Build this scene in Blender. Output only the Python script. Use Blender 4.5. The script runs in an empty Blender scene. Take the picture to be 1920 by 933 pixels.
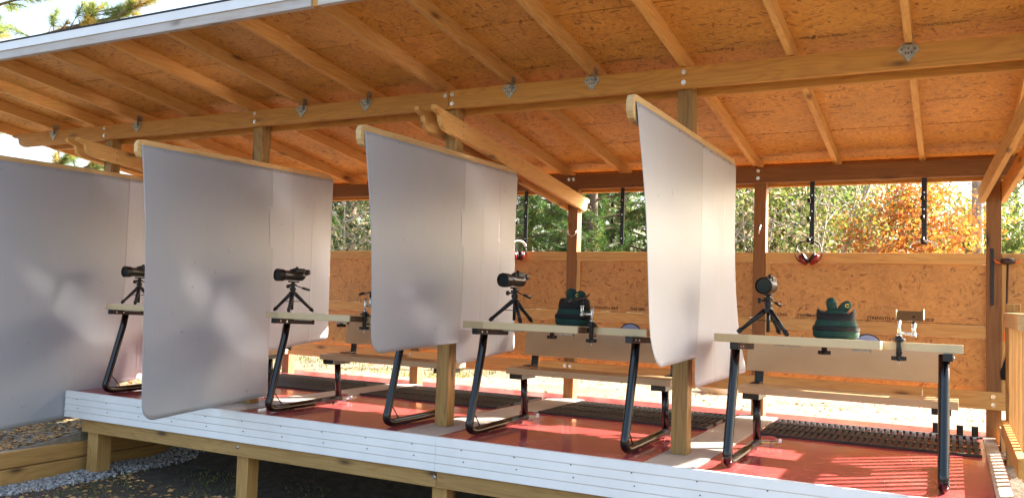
import bpy, math, random
from mathutils import Vector, Matrix
import numpy as np

# ------------------------------------------------------------------ camera, sky, sun, exposure
sc = bpy.context.scene
col = sc.collection
R = math.radians
YAW, PITCH, ROLL, FPX = 0.48508, 0.05535, 0.031575, 1578.0
cy_, sy_ = math.cos(YAW), math.sin(YAW)
fwd = Vector((-sy_*math.cos(PITCH), cy_*math.cos(PITCH), math.sin(PITCH)))
rt = Vector((cy_, sy_, 0)); up = rt.cross(fwd)
rt2 = rt*math.cos(ROLL) + up*math.sin(ROLL); up2 = up*math.cos(ROLL) - rt*math.sin(ROLL)
cd = bpy.data.cameras.new('camera'); cam = bpy.data.objects.new('camera', cd); col.objects.link(cam)
cam.matrix_world = Matrix(((rt2.x, up2.x, -fwd.x, 3.4313), (rt2.y, up2.y, -fwd.y, -5.3894), (rt2.z, up2.z, -fwd.z, 0.9957), (0, 0, 0, 1)))
cd.sensor_width = 36; cd.lens = FPX/1920*36; cd.clip_end = 2000; cd.clip_start = 0.05
sc.camera = cam

SUN_EL = R(31); SUN_DIR = Vector((0.74, 0.67, 0)).normalized()
w = bpy.data.worlds.new('World'); sc.world = w; w.use_nodes = True
nt = w.node_tree; bg = nt.nodes['Background']
sky = nt.nodes.new('ShaderNodeTexSky'); sky.sky_type = 'NISHITA'; sky.sun_disc = False
sky.sun_elevation = SUN_EL; sky.sun_rotation = math.atan2(SUN_DIR.x, SUN_DIR.y)
sky.air_density = 1.0; sky.dust_density = 4.0; sky.ozone_density = 1.0
wb = nt.nodes.new('ShaderNodeMix'); wb.data_type = 'RGBA'; wb.blend_type = 'MULTIPLY'; wb.inputs[0].default_value = 1.0
wb.inputs[7].default_value = (1.0, .97, .92, 1)          # warm white balance of the whole sky
nt.links.new(sky.outputs[0], wb.inputs[6]); nt.links.new(wb.outputs[2], bg.inputs[0]); bg.inputs[1].default_value = 0.11
sd = bpy.data.lights.new('sun', 'SUN'); sd.energy = 5.0; sd.angle = R(0.53); sd.color = (1.0, 0.93, 0.82)
sun = bpy.data.objects.new('sun', sd); col.objects.link(sun)
sv = Vector((SUN_DIR.x*math.cos(SUN_EL), SUN_DIR.y*math.cos(SUN_EL), math.sin(SUN_EL)))
sun.rotation_euler = sv.to_track_quat('Z', 'Y').to_euler(); sun.location = (10, 10, 12)
sc.view_settings.view_transform = 'Standard'; sc.view_settings.look = 'None'
sc.view_settings.exposure = 2.7; sc.view_settings.gamma = 1.0
sc.cycles.max_bounces = 10; sc.cycles.diffuse_bounces = 6
sc.cycles.use_denoising = True; sc.cycles.blur_glossy = 0.0; sc.cycles.sample_clamp_indirect = 25; sc.cycles.caustics_reflective = True

random.seed(7)
rng = np.random.default_rng(7)

# ------------------------------------------------------------------ materials
def nodes(name):
    m = bpy.data.materials.new(name); m.use_nodes = True
    t = m.node_tree; b = t.nodes['Principled BSDF']
    return m, t, b
def N(t, kind, **kw):
    n = t.nodes.new(kind)
    for k, v in kw.items():
        if k in n.inputs.keys() and not hasattr(n, k): n.inputs[k].default_value = v
        elif hasattr(n, k): setattr(n, k, v)
        else: n.inputs[k].default_value = v
    return n
def ramp(t, src, stops, interp='LINEAR'):
    r = t.nodes.new('ShaderNodeValToRGB'); r.color_ramp.interpolation = interp
    e = r.color_ramp.elements
    while len(e) > 1: e.remove(e[-1])
    e[0].position = stops[0][0]; e[0].color = tuple(stops[0][1]) + (1,)
    for p, c in stops[1:]:
        x = e.new(p); x.color = tuple(c) + (1,)
    t.links.new(src, r.inputs[0]); return r.outputs[0]
def mix(t, a, b, fac, mode='MIX'):
    n = t.nodes.new('ShaderNodeMix'); n.data_type = 'RGBA'; n.blend_type = mode
    for s, v in ((n.inputs[6], a), (n.inputs[7], b), (n.inputs[0], fac)):
        if isinstance(v, (int, float)): s.default_value = v
        elif isinstance(v, tuple): s.default_value = v + (1,)
        else: t.links.new(v, s)
    return n.outputs[2]
def coords(t, scale=(1, 1, 1), rot=(0, 0, 0), rand=True):
    tc = t.nodes.new('ShaderNodeTexCoord'); mp = t.nodes.new('ShaderNodeMapping')
    mp.inputs['Scale'].default_value = scale; mp.inputs['Rotation'].default_value = rot
    t.links.new(tc.outputs['Object'], mp.inputs['Vector'])
    if rand:
        oi = t.nodes.new('ShaderNodeObjectInfo'); ml = t.nodes.new('ShaderNodeMath'); ml.operation = 'MULTIPLY'
        ml.inputs[1].default_value = 37.0; t.links.new(oi.outputs['Random'], ml.inputs[0])
        t.links.new(ml.outputs[0], mp.inputs['Location'])
    return mp.outputs[0]
def noise(t, vec, scale, detail=4, rough=.55, dist=0):
    n = t.nodes.new('ShaderNodeTexNoise'); n.inputs['Scale'].default_value = scale
    n.inputs['Detail'].default_value = detail; n.inputs['Roughness'].default_value = rough; n.inputs['Distortion'].default_value = dist
    t.links.new(vec, n.inputs['Vector']); return n.outputs[0]
def bump(t, b, h, strength=.3, dist=.01):
    n = t.nodes.new('ShaderNodeBump'); n.inputs['Strength'].default_value = strength; n.inputs['Distance'].default_value = dist
    t.links.new(h, n.inputs['Height']); t.links.new(n.outputs[0], b.inputs['Normal'])

def wood(name, light, mid, dark, axis='x', rough=.65, knots=True, grain=1.0, gray=None):
    """sawn softwood with streaky grain, growth rings and knots; axis = direction of the grain"""
    m, t, b = nodes(name)
    ai = 'xyz'.index(axis)
    s1 = [26, 26, 26]; s1[ai] = 1.1
    s2 = [5.0, 5.0, 5.0]; s2[ai] = .55
    v1 = coords(t, s1); v2 = coords(t, s2)
    fine = noise(t, v1, 2.2, 5, .6, .3)
    ring = N(t, 'ShaderNodeTexNoise'); ring.inputs['Scale'].default_value = 1.6; ring.inputs['Detail'].default_value = 1.5
    t.links.new(v2, ring.inputs['Vector'])
    mm = N(t, 'ShaderNodeMath', operation='MULTIPLY'); mm.inputs[1].default_value = 13.0; t.links.new(ring.outputs[0], mm.inputs[0])
    fr = N(t, 'ShaderNodeMath', operation='PINGPONG'); fr.inputs[1].default_value = .5; t.links.new(mm.outputs[0], fr.inputs[0])
    base = ramp(t, fr.outputs[0], [(0, mid), (.3, light), (1, light)])
    c = mix(t, base, ramp(t, fine, [(.3, dark), (.62, light)]), .42*grain)
    if knots:
        s3 = [5.5, 5.5, 5.5]; s3[ai] = 1.7
        vo = N(t, 'ShaderNodeTexVoronoi'); vo.inputs['Scale'].default_value = 1.0; vo.inputs['Randomness'].default_value = 1
        t.links.new(coords(t, s3), vo.inputs['Vector'])
        k = ramp(t, vo.outputs['Distance'], [(0, (1, 1, 1)), (.055, (1, 1, 1)), (.13, (.25, .25, .25)), (.2, (0, 0, 0))])
        c = mix(t, c, tuple(x*.42 for x in dark), k)
    if gray:
        c = mix(t, c, gray, ramp(t, noise(t, coords(t, (1.2, 1.2, 1.2)), 2.5, 4), [(.3, (0, 0, 0)), (.7, (.75, .75, .75))]))
    oi = t.nodes.new('ShaderNodeObjectInfo')
    tint = ramp(t, oi.outputs['Random'], [(0, (.84, .82, .8)), (.5, (1, 1, 1)), (1, (1.1, 1.04, .95))])
    c = mix(t, c, tint, 1.0, 'MULTIPLY')
    t.links.new(c, b.inputs['Base Color']); b.inputs['Roughness'].default_value = rough
    bump(t, b, fine, .35, .004)
    return m

W = {}
for ax in 'xz': W['rear'+ax] = wood('shaded_rear_lumber_'+ax, (.28, .125, .032), (.21, .085, .022), (.14, .055, .014), ax)  # darker wood colour that carries the backlit shade of the rear lumber
for ax in 'xyz':
    W['rafter'+ax] = wood('pine_rafter_'+ax, (.70, .41, .13), (.60, .32, .09), (.45, .21, .055), ax)
    W['beam'+ax] = wood('treated_beam_'+ax, (.58, .29, .055), (.46, .205, .038), (.33, .145, .028), ax)
    W['post'+ax] = wood('treated_post_'+ax, (.36, .205, .055), (.19, .10, .026), (.17, .095, .028), ax, grain=1.2)
    W['pale'+ax] = wood('new_lumber_'+ax, (.66, .47, .22), (.56, .36, .14), (.44, .27, .10), ax)
    W['ground'+ax] = wood('ground_timber_'+ax, (.46, .27, .085), (.36, .20, .055), (.24, .13, .04), ax)
    W['weather'+ax] = wood('weathered_board_'+ax, (.50, .46, .41), (.42, .36, .30), (.33, .24, .17), ax, gray=(.55, .56, .57))

def osb(name, plane, light, mid, dark, fr=1.0):
    """oriented strand board: two crossing layers of stretched flakes"""
    m, t, b = nodes(name)
    tc = t.nodes.new('ShaderNodeTexCoord')
    src = tc.outputs['Object']
    if plane == 'xz':
        sp = N(t, 'ShaderNodeSeparateXYZ'); cb = N(t, 'ShaderNodeCombineXYZ')
        t.links.new(src, sp.inputs[0]); t.links.new(sp.outputs[0], cb.inputs[0]); t.links.new(sp.outputs[2], cb.inputs[1]); src = cb.outputs[0]
    nz = N(t, 'ShaderNodeTexNoise'); nz.inputs['Scale'].default_value = 5; nz.inputs['Detail'].default_value = 2
    t.links.new(src, nz.inputs['Vector'])
    dv = N(t, 'ShaderNodeVectorMath', operation='MULTIPLY_ADD'); dv.inputs[1].default_value = (.10, .10, 0)
    t.links.new(nz.outputs[1], dv.inputs[0]); t.links.new(src, dv.inputs[2])
    outs = []; hs = []
    for rot, sc_ in ((.25, (16, 62, 1)), (-.7, (20, 66, 1)), (1.3, (22, 60, 1))):
        mp = N(t, 'ShaderNodeMapping'); mp.vector_type = 'POINT'
        rr = N(t, 'ShaderNodeVectorRotate'); rr.rotation_type = 'Z_AXIS'; rr.inputs['Angle'].default_value = rot
        t.links.new(dv.outputs[0], rr.inputs['Vector'])
        mp.inputs['Scale'].default_value = sc_; t.links.new(rr.outputs[0], mp.inputs['Vector'])
        vo = N(t, 'ShaderNodeTexVoronoi'); vo.voronoi_dimensions = '2D'; vo.inputs['Scale'].default_value = 1
        t.links.new(mp.outputs[0], vo.inputs['Vector'])
        sx = N(t, 'ShaderNodeSeparateColor'); t.links.new(vo.outputs['Color'], sx.inputs[0])
        outs.append(ramp(t, sx.outputs[0], [(0, tuple(x*(1-.3*fr) for x in dark)), (.03+.08*fr, mid), (.5, light), (.93, tuple(min(1, x*1.10) for x in light)), (1, mid)]))
        hs.append(sx.outputs[1])
    g = N(t, 'ShaderNodeMath', operation='GREATER_THAN'); g.inputs[1].default_value = .58; t.links.new(hs[0], g.inputs[0])
    g2 = N(t, 'ShaderNodeMath', operation='GREATER_THAN'); g2.inputs[1].default_value = .62; t.links.new(hs[1], g2.inputs[0])
    c = mix(t, outs[0], outs[1], g.outputs[0]); c = mix(t, c, outs[2], g2.outputs[0])
    big = noise(t, src, 1.6, 3)
    c = mix(t, c, ramp(t, big, [(.3, (.82, .8, .78)), (.7, (1.08, 1.05, 1.0))]), 1.0, 'MULTIPLY')
    # sparse dark bark flecks
    mp = N(t, 'ShaderNodeMapping'); mp.inputs['Scale'].default_value = (9, 34, 1); t.links.new(dv.outputs[0], mp.inputs['Vector'])
    vo = N(t, 'ShaderNodeTexVoronoi'); vo.voronoi_dimensions = '2D'; vo.inputs['Scale'].default_value = 1; t.links.new(mp.outputs[0], vo.inputs['Vector'])
    c = mix(t, c, tuple(x*.22 for x in dark), ramp(t, vo.outputs['Distance'], [(0, (.85*fr, .85*fr, .85*fr)), (.05*fr, (.7*fr, .7*fr, .7*fr)), (.08*fr, (0, 0, 0))]))
    t.links.new(c, b.inputs['Base Color']); b.inputs['Roughness'].default_value = .55
    bump(t, b, hs[1], .25, .003)
    return m
M_OSB_ROOF = osb('osb_roof', 'xy', (.62, .31, .060), (.54, .25, .045), (.38, .15, .03))
M_OSB_WALL = osb('osb_wall', 'xz', (.64, .32, .085), (.56, .26, .065), (.38, .15, .04), .55)

def plain(name, c, rough=.5, metal=0, var=.0, scale=8, b_=.0, coat=0, spec=None, rand=False):
    m, t, b = nodes(name)
    if var:
        n = noise(t, coords(t, rand=rand), scale, 5)
        t.links.new(ramp(t, n, [(.3, tuple(x*(1-var) for x in c)), (.7, tuple(min(1, x*(1+var)) for x in c))]), b.inputs['Base Color'])
        rr = N(t, 'ShaderNodeMapRange'); rr.inputs[3].default_value = max(0, rough-.08); rr.inputs[4].default_value = min(1, rough+.1)
        t.links.new(n, rr.inputs[0]); t.links.new(rr.outputs[0], b.inputs['Roughness'])
        if b_: bump(t, b, n, b_, .01)
    else:
        b.inputs['Base Color'].default_value = c + (1,); b.inputs['Roughness'].default_value = rough
    b.inputs['Metallic'].default_value = metal; b.inputs['Coat Weight'].default_value = coat
    return m
M_STEEL = plain('galvanised_steel', (.34, .33, .28), .45, .8, .35, 40)
M_ALU = plain('bright_aluminium', (.78, .76, .70), .28, 1.0, .1, 30)
M_CHROME = plain('zinc_bolt', (.75, .74, .70), .25, 1.0)
M_BLACKTUBE = plain('black_powder_coat', (.003, .003, .0035), .2, 0, .3, 12)
M_BLACK = plain('black_plastic', (.005, .005, .006), .42, 0, .3, 30)
M_RUBBER = plain('black_rubber', (.010, .008, .008), .6, 0, .35, 18, .2)
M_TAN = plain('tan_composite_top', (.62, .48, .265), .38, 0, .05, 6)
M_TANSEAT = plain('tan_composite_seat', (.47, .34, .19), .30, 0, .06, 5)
M_STRIP = plain('taupe_floor_strip', (.40, .35, .29), .5, 0, .12, 9, .15)
M_SIDING = plain('white_siding', (.82, .81, .78), .4, 0, .07, 2.2)
M_SHEET = None
M_GREEN = plain('green_canvas', (.008, .042, .030), .85, 0, .28, 60, .3)
M_BAGBLACK = plain('black_canvas', (.006, .006, .007), .8, 0, .3, 60, .3)
M_YELLOW = plain('yellow_embroidery', (.75, .55, .08), .7)
M_RED = plain('red_earcup', (.24, .014, .008), .3, 0, .1, 20)
M_ORANGE = plain('orange_plastic', (.85, .18, .03), .35)
M_INK = plain('black_ink', (.035, .02, .014), .8)
M_INK2 = plain('faded_ink', (.11, .055, .025), .8)
M_PLATE = plain('brown_name_plate', (.20, .12, .065), .45, 0, .12, 20)
M_GLASS = plain('dark_lens', (.004, .010, .012), .05, 0)
M_BROWNEND = plain('orange_brown_edge', (.50, .20, .045), .5, 0, .2, 14)
M_DISC = plain('pale_blue_disc', (.28, .33, .52), .3, 0, .05)
M_SHINGLE = plain('dark_shingle', (.03, .03, .032), .9, 0, .4, 30)
M_METALW = plain('white_drip_edge', (.72, .75, .78), .35, 0, .05, 4)
M_CONC = plain('concrete_rock', (.42, .40, .36), .9, 0, .3, 7, .6)
M_BARK = plain('bark', (.13, .095, .065), .95, 0, .45, 14, .8)
M_PALEBARK = plain('pale_bark', (.30, .27, .23), .95, 0, .35, 10, .5)
M_TWIG = plain('bare_twig', (.26, .20, .15), .9, 0, .2)

def sheet_mat(nm='white_plastic_sheet', k=1.0):
    m, t, b = nodes(nm)
    v = coords(t, (1, 1, 1))
    n = noise(t, v, 1.3, 3); n2 = noise(t, coords(t, (40, 40, .6)), 2, 2)
    c = ramp(t, n, [(.3, (.59*k, .635*k, .69*k)), (.7, (.65*k, .69*k, .74*k))])
    spots = noise(t, v, 17, 2, .4)
    c = mix(t, c, tuple(.4*k for _ in range(3)), ramp(t, spots, [(.74, (0, 0, 0)), (.80, (.7, .7, .7))]))
    c = mix(t, c, tuple(.56*k for _ in range(3)), ramp(t, n2, [(.5, (0, 0, 0)), (.9, (.35, .35, .35))]))
    t.links.new(c, b.inputs['Base Color']); b.inputs['Roughness'].default_value = .42
    b.inputs['Specular IOR Level'].default_value = .4
    bump(t, b, n, .3, .03)
    return m
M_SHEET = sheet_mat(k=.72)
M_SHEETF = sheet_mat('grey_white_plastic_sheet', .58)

def red_floor():
    m, t, b = nodes('glossy_red_floor_paint')
    v = coords(t, rand=False)
    n = noise(t, v, 1.7, 6, .65, .6); n2 = noise(t, v, 14, 4, .6)
    c = ramp(t, n, [(.28, (.29, .040, .044)), (.55, (.40, .070, .070)), (.75, (.46, .13, .115))])
    c = mix(t, c, (.48, .20, .15), ramp(t, n2, [(.56, (0, 0, 0)), (.8, (.55, .55, .55))]))
    t.links.new(c, b.inputs['Base Color'])
    n3 = noise(t, coords(t, (2.2, 9, 1), (0, 0, .3), rand=False), 3.0, 6, .7)
    c = mix(t, c, (.52, .30, .24), ramp(t, n3, [(.60, (0, 0, 0)), (.72, (.5, .5, .5))])); t.links.new(c, b.inputs['Base Color'])
    r = N(t, 'ShaderNodeMapRange'); r.inputs[3].default_value = .055; r.inputs[4].default_value = .20
    t.links.new(noise(t, v, 3.3, 5, .6), r.inputs[0]); t.links.new(r.outputs[0], b.inputs['Roughness'])
    bump(t, b, noise(t, v, 6, 3), .12, .01)
    return m
M_FLOOR = red_floor()

def ground_mat():
    m, t, b = nodes('sandy_ground')
    v = coords(t, rand=False)
    big = noise(t, v, .55, 5, .6, .4); fine = noise(t, v, 9, 8, .7); grit = noise(t, v, 60, 3, .6)
    c = ramp(t, fine, [(.3, (.15, .115, .075)), (.6, (.27, .215, .15)), (.8, (.36, .30, .22))])
    c = mix(t, c, (.16, .105, .065), ramp(t, grit, [(.55, (0, 0, 0)), (.75, (.35, .35, .35))]))
    c = mix(t, c, (.07, .085, .025), ramp(t, big, [(.50, (0, 0, 0)), (.66, (.75, .75, .75))]))
    # dark damp soil in the dug-out strip before the deck
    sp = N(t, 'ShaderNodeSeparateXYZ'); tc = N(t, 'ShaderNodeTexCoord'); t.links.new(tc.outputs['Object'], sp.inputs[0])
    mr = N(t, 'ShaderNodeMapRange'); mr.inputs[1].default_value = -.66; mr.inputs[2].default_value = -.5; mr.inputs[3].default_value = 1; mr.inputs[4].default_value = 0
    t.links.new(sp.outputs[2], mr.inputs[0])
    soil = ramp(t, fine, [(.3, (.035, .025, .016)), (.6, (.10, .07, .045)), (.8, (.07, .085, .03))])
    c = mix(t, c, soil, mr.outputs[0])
    t.links.new(c, b.inputs['Base Color']); b.inputs['Roughness'].default_value = .95
    bump(t, b, fine, .7, .04)
    return m
M_GROUND = ground_mat()
M_GRAVEL = plain('grey_gravel', (.34, .35, .36), .85, 0, .5, 22, rand=False)

def leaf(name, c1, c2, trans=.35):
    m, t, b = nodes(name)
    n = noise(t, coords(t, rand=True), 1.7, 3)
    cc = ramp(t, n, [(.3, c1), (.7, c2)])
    t.links.new(cc, b.inputs['Base Color']); b.inputs['Roughness'].default_value = .55
    tr = N(t, 'ShaderNodeBsdfTranslucent'); t.links.new(cc, tr.inputs['Color'])
    mx = N(t, 'ShaderNodeMixShader'); mx.inputs[0].default_value = trans
    out = t.nodes['Material Output']
    t.links.new(b.outputs[0], mx.inputs[1]); t.links.new(tr.outputs[0], mx.inputs[2]); t.links.new(mx.outputs[0], out.inputs[0])
    return m
M_NEEDLE = leaf('pine_needles', (.045, .10, .022), (.11, .19, .035), .42)
M_NEEDLE2 = leaf('pine_needles_yellowing', (.09, .13, .03), (.24, .20, .05), .42)
M_LEAFG = leaf('green_leaves', (.07, .12, .028), (.19, .24, .05), .45)
M_LEAFD = leaf('dry_leaves', (.24, .19, .10), (.38, .32, .18), .45)
M_LEAFO = leaf('orange_leaves', (.36, .09, .018), (.52, .20, .028), .42)
M_LEAFY = leaf('yellow_green_leaves', (.20, .21, .04), (.38, .32, .05), .5)
M_NEEDLE3 = leaf('yellow_green_pine_needles', (.17, .24, .05), (.30, .34, .08), .5)  # paler, yellower green needles of the near pine
M_NEEDLE4 = leaf('yellow_pine_needles', (.38, .33, .07), (.55, .36, .08), .5)
M_GRASS = leaf('grass_blades', (.09, .13, .025), (.22, .22, .06), .3)

# ------------------------------------------------------------------ mesh helpers
class MB:
    def __init__(s): s.v = []; s.f = []; s.sm = []
    def add(s, v, f, smooth=False):
        o = len(s.v); s.v += [tuple(p) for p in v]; s.f += [tuple(i+o for i in q) for q in f]; s.sm += [smooth]*len(f); return s
    def box(s, a, b, M=None):
        x0, y0, z0 = a; x1, y1, z1 = b
        v = [Vector(p) for p in ((x0,y0,z0),(x1,y0,z0),(x1,y1,z0),(x0,y1,z0),(x0,y0,z1),(x1,y0,z1),(x1,y1,z1),(x0,y1,z1))]
        if M: v = [M @ p for p in v]
        return s.add(v, [(3,2,1,0),(4,5,6,7),(0,1,5,4),(1,2,6,5),(2,3,7,6),(3,0,4,7)])
    def prism(s, poly, axis, a, b):
        """poly: 2D outline in the plane across `axis`, extruded from a to b"""
        n = len(poly)
        def P(p, w_):
            if axis == 'x': return (w_, p[0], p[1])
            if axis == 'y': return (p[0], w_, p[1])
            return (p[0], p[1], w_)
        v = [P(p, a) for p in poly] + [P(p, b) for p in poly]
        f = [tuple(range(n))[::-1], tuple(range(n, 2*n))] + [(i, (i+1) % n, n+(i+1) % n, n+i) for i in range(n)]
        return s.add(v, f)
    def tube(s, pts, r, seg=12, caps=True, smooth=True):
        pts = [Vector(p) for p in pts]; rs = r if isinstance(r, (list, tuple)) else [r]*len(pts)
        rings = []; ref = None
        for i, p in enumerate(pts):
            d = (pts[min(i+1, len(pts)-1)] - pts[max(i-1, 0)]).normalized()
            if ref is None:
                ref = Vector((0, 0, 1)) if abs(d.z) < .9 else Vector((1, 0, 0))
            u = (ref - d*ref.dot(d)).normalized(); ref = u; q = d.cross(u)
            rings.append([p + u*(rs[i]*math.cos(2*math.pi*k/seg)) + q*(rs[i]*math.sin(2*math.pi*k/seg)) for k in range(seg)])
        v = [p for g in rings for p in g]; f = []
        for i in range(len(rings)-1):
            for k in range(seg):
                a = i*seg+k; b = i*seg+(k+1) % seg; f.append((a, b, b+seg, a+seg))
        s.add(v, f, smooth)
        if caps:
            o = len(s.v) - len(v)
            s.f += [tuple(o+k for k in range(seg))[::-1], tuple(o+(len(rings)-1)*seg+k for k in range(seg))]; s.sm += [False, False]
        return s
    def cyl(s, a, b, r, seg=14): return s.tube([a, b], r, seg)
    def build(s, name, mat, parent=None, bevel=0, smooth=None, subsurf=0, solid=0):
        me = bpy.data.meshes.new(name); me.from_pydata(s.v, [], s.f); me.update()
        me.polygons.foreach_set('use_smooth', [bool(x) if smooth is None else smooth for x in s.sm])
        for mm in (mat if isinstance(mat, (list, tuple)) else [mat]): me.materials.append(mm)
        o = bpy.data.objects.new(name, me); col.objects.link(o)
        if parent: o.parent = parent; o.matrix_parent_inverse = parent.matrix_world.inverted()
        if solid: q = o.modifiers.new('s', 'SOLIDIFY'); q.thickness = solid; q.offset = 0
        if bevel: q = o.modifiers.new('b', 'BEVEL'); q.width = bevel; q.segments = 2; q.limit_method = 'ANGLE'; q.angle_limit = R(40)
        if subsurf: q = o.modifiers.new('ss', 'SUBSURF'); q.levels = subsurf; q.render_levels = subsurf
        return o
def tag(o, label=None, cat=None, group=None, kind=None):
    if label: o['label'] = label
    if cat: o['category'] = cat
    if group: o['group'] = group
    if kind: o['kind'] = kind
    return o
def empty(name, loc=(0, 0, 0), rz=0, label=None, cat=None, group=None):
    o = bpy.data.objects.new(name, None); col.objects.link(o); o.location = loc; o.rotation_euler = (0, 0, rz)
    o.empty_display_size = .05
    o.matrix_world = Matrix.Translation(loc) @ Matrix.Rotation(rz, 4, 'Z')
    return tag(o, label, cat, group)
def part(mb, name, mat, parent, **k):
    """part built in the local coordinates of its parent"""
    o = mb.build(name, mat, None, **k); o.parent = parent; return o
def copy_tree(o, parent=None):
    c = o.copy(); col.objects.link(c)
    if parent is not None: c.parent = parent
    for ch in list(o.children): copy_tree(ch, c)
    return c
def place(src, first, loc, rz, label):
    o = src if first else copy_tree(src)
    o.location = loc; o.rotation_euler = (0, 0, rz); o['label'] = label
    return o
def text_mb(txt, size, origin, ux, uy, sx=1.0, bold=0.0):
    cu = bpy.data.curves.new('txt', 'FONT'); cu.body = txt; cu.size = size; cu.offset = bold; cu.resolution_u = 2
    ob = bpy.data.objects.new('txt', cu); col.objects.link(ob)
    dg = bpy.context.evaluated_depsgraph_get(); me = bpy.data.meshes.new_from_object(ob.evaluated_get(dg))
    ux, uy, og = Vector(ux), Vector(uy), Vector(origin)
    mb = MB(); mb.add([og + ux*(p.co.x*sx) + uy*p.co.y for p in me.vertices], [tuple(q.vertices) for q in me.polygons])
    bpy.data.objects.remove(ob); bpy.data.curves.remove(cu); bpy.data.meshes.remove(me)
    return mb
def bez(pts, n=8):
    return pts

# ------------------------------------------------------------------ terrain
def sstep(a, b, x):
    t = min(1, max(0, (x-a)/(b-a))); return t*t*(3-2*t)
def hgt(x, y):
    back = -.06
    pit = -.72 + .66*sstep(.3, 2.1, y)              # dug-out strip before and under the deck
    left = -.44 + .38*sstep(-1.2, 2.6, y)            # bank held by the timbers
    f = sstep(-3.66, -3.60, x)
    if y < -1.0: f = max(f, sstep(-1.0, -2.2, y)*0.9)
    h = left*(1-f) + pit*f
    if y > 2.3: h = h*(1-sstep(2.3, 2.9, y)) + back*sstep(2.3, 2.9, y)
    d = math.hypot(x, y)
    h += .012*math.sin(x*3.1+y*1.7) + .01*math.sin(x*1.3-y*4.1)
    if y > 6: h += .05*math.sin(x*.31)*sstep(6, 12, y)
    return h
def terrain():
    xs = [-400, -200, -100, -60, -40, -28, -20, -15] + [-12+.5*i for i in range(14)] + [-5+.1*i for i in range(100)] + [5.2+.6*i for i in range(12)] + [14, 20, 30, 50, 80, 150, 400]
    xs += [-3.66, -3.63, -3.60]; xs = sorted(set(round(x, 3) for x in xs))
    ys = [-300, -100, -50, -25, -15, -10] + [-8+.5*i for i in range(10)] + [-3+.1*i for i in range(75)] + [4.6+.4*i for i in range(20)] + [14, 17, 22, 30, 45, 70, 120, 250, 500]
    ys = sorted(set(round(y, 3) for y in ys))
    v = [(x, y, hgt(x, y)) for y in ys for x in xs]; n = len(xs)
    f = [(j*n+i, j*n+i+1, (j+1)*n+i+1, (j+1)*n+i) for j in range(len(ys)-1) for i in range(n-1)]
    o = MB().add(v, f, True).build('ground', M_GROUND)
    tag(o, 'pale sandy ground around the shelter, dark soil under the deck', kind='structure')
terrain()

# ------------------------------------------------------------------ shelter
SH = empty('shooting_shelter', (0, 0, 0), 0, 'open timber shelter with strand board roof and back wall over the benches', 'shelter')
PW = .105
FP = [(-3.97, 0), (-2.0, 0), (-.02, 0), (1.80, 0), (3.86, -.02)]
RP = [(-3.68, 2.30), (-1.84, 2.30), (0, 2.30), (1.83, 2.30), (3.655, 2.30)]
def board(a, b, mat, name, parent=SH, bevel=.003): return MB().box(a, b).build(name, mat, parent, bevel=bevel)
def bolt(c, axis, parent, r=.012):
    c = Vector(c); d = {'x': Vector((1, 0, 0)), '-y': Vector((0, -1, 0))}[axis]
    mb = MB().cyl(c - d*.002, c + d*.002, r*1.35, 14).cyl(c + d*.002, c + d*.009, r*.85, 6)
    return mb.build('bolt', M_CHROME, parent)
fposts = []
for i, (x, y) in enumerate(FP):
    p = board((x, y, .006 if i < 4 else .0), (x+PW, y+PW, 2.42), W['postz'], 'post')
    fposts.append(p)
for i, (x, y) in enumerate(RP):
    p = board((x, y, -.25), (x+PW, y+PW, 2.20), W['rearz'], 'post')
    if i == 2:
        hk = MB().tube([(x+.03, y-.003, 1.73), (x+.015, y-.03, 1.68), (x+.03, y-.045, 1.63), (x+.055, y-.03, 1.60), (x+.09, y-.015, 1.625), (x+.10, y-.01, 1.66)], .005, 6)
        hk.build('hook', M_CHROME, p)
    if i == 3:
        hk = MB().tube([(x+.04, y-.003, 1.70), (x+.05, y-.03, 1.67), (x+.065, y-.035, 1.69), (x+.055, y-.03, 1.64), (x+.05, y-.01, 1.60)], .006, 6)
        hk.build('hook', M_CHROME, p)
def corbel(y0, z0, h, L, flip=False):
    """ogee profile of a beam end; list of (along, z) offsets from the tip inwards at the bottom"""
    return [(0, h), (0.0, h*.80), (.035, h*.70), (.075, h*.66), (.085, h*.52), (.085, h*.36), (.105, h*.16), (.15, 0)]
# front double beam (outer boards, butted at the middle post) with decorative left ends
def xbeam(x0, x1, y0, y1, z0, h, mat, endcut=True):
    prof = corbel(0, 0, h, 0)
    if endcut: poly = [(x0+a*1.3, z0+b) for a, b in prof] + [(x1, z0), (x1, z0+h)]
    else: poly = [(x0, z0), (x1, z0), (x1, z0+h), (x0, z0+h)]
    return MB().prism(poly[::-1], 'y', y0, y1).build('beam', mat, SH, bevel=.003)
b1 = xbeam(-5.42, .028, -.042, -.001, 2.390, .142, W['beamx'])
b2 = xbeam(.032, 4.6, -.042, -.001, 2.392, .142, W['beamx'], False)
b3 = xbeam(-5.12, 4.6, PW+.001, PW+.042, 2.366, .142, W['beamx'])
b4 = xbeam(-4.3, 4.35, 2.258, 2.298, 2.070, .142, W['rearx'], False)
b5 = xbeam(-4.3, 4.35, 2.407, 2.447, 2.050, .142, W['beamx'], False)
for x, z, bb in ((-3.93, 2.50, b1), (-3.93, 2.43, b1), (-1.95, 2.50, b1), (-1.95, 2.43, b1), (.0, 2.495, b1), (.06, 2.50, b2), (.06, 2.43, b2), (1.85, 2.50, b2), (1.85, 2.43, b2)):
    bolt((x, -.044, z), '-y', bb)
for x, z in ((.02, 2.17), (.07, 2.17), (1.87, 2.18), (1.87, 2.115), (-1.80, 2.17), (3.70, 2.16)): bolt((x, 2.256, z), '-y', b4)

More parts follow.
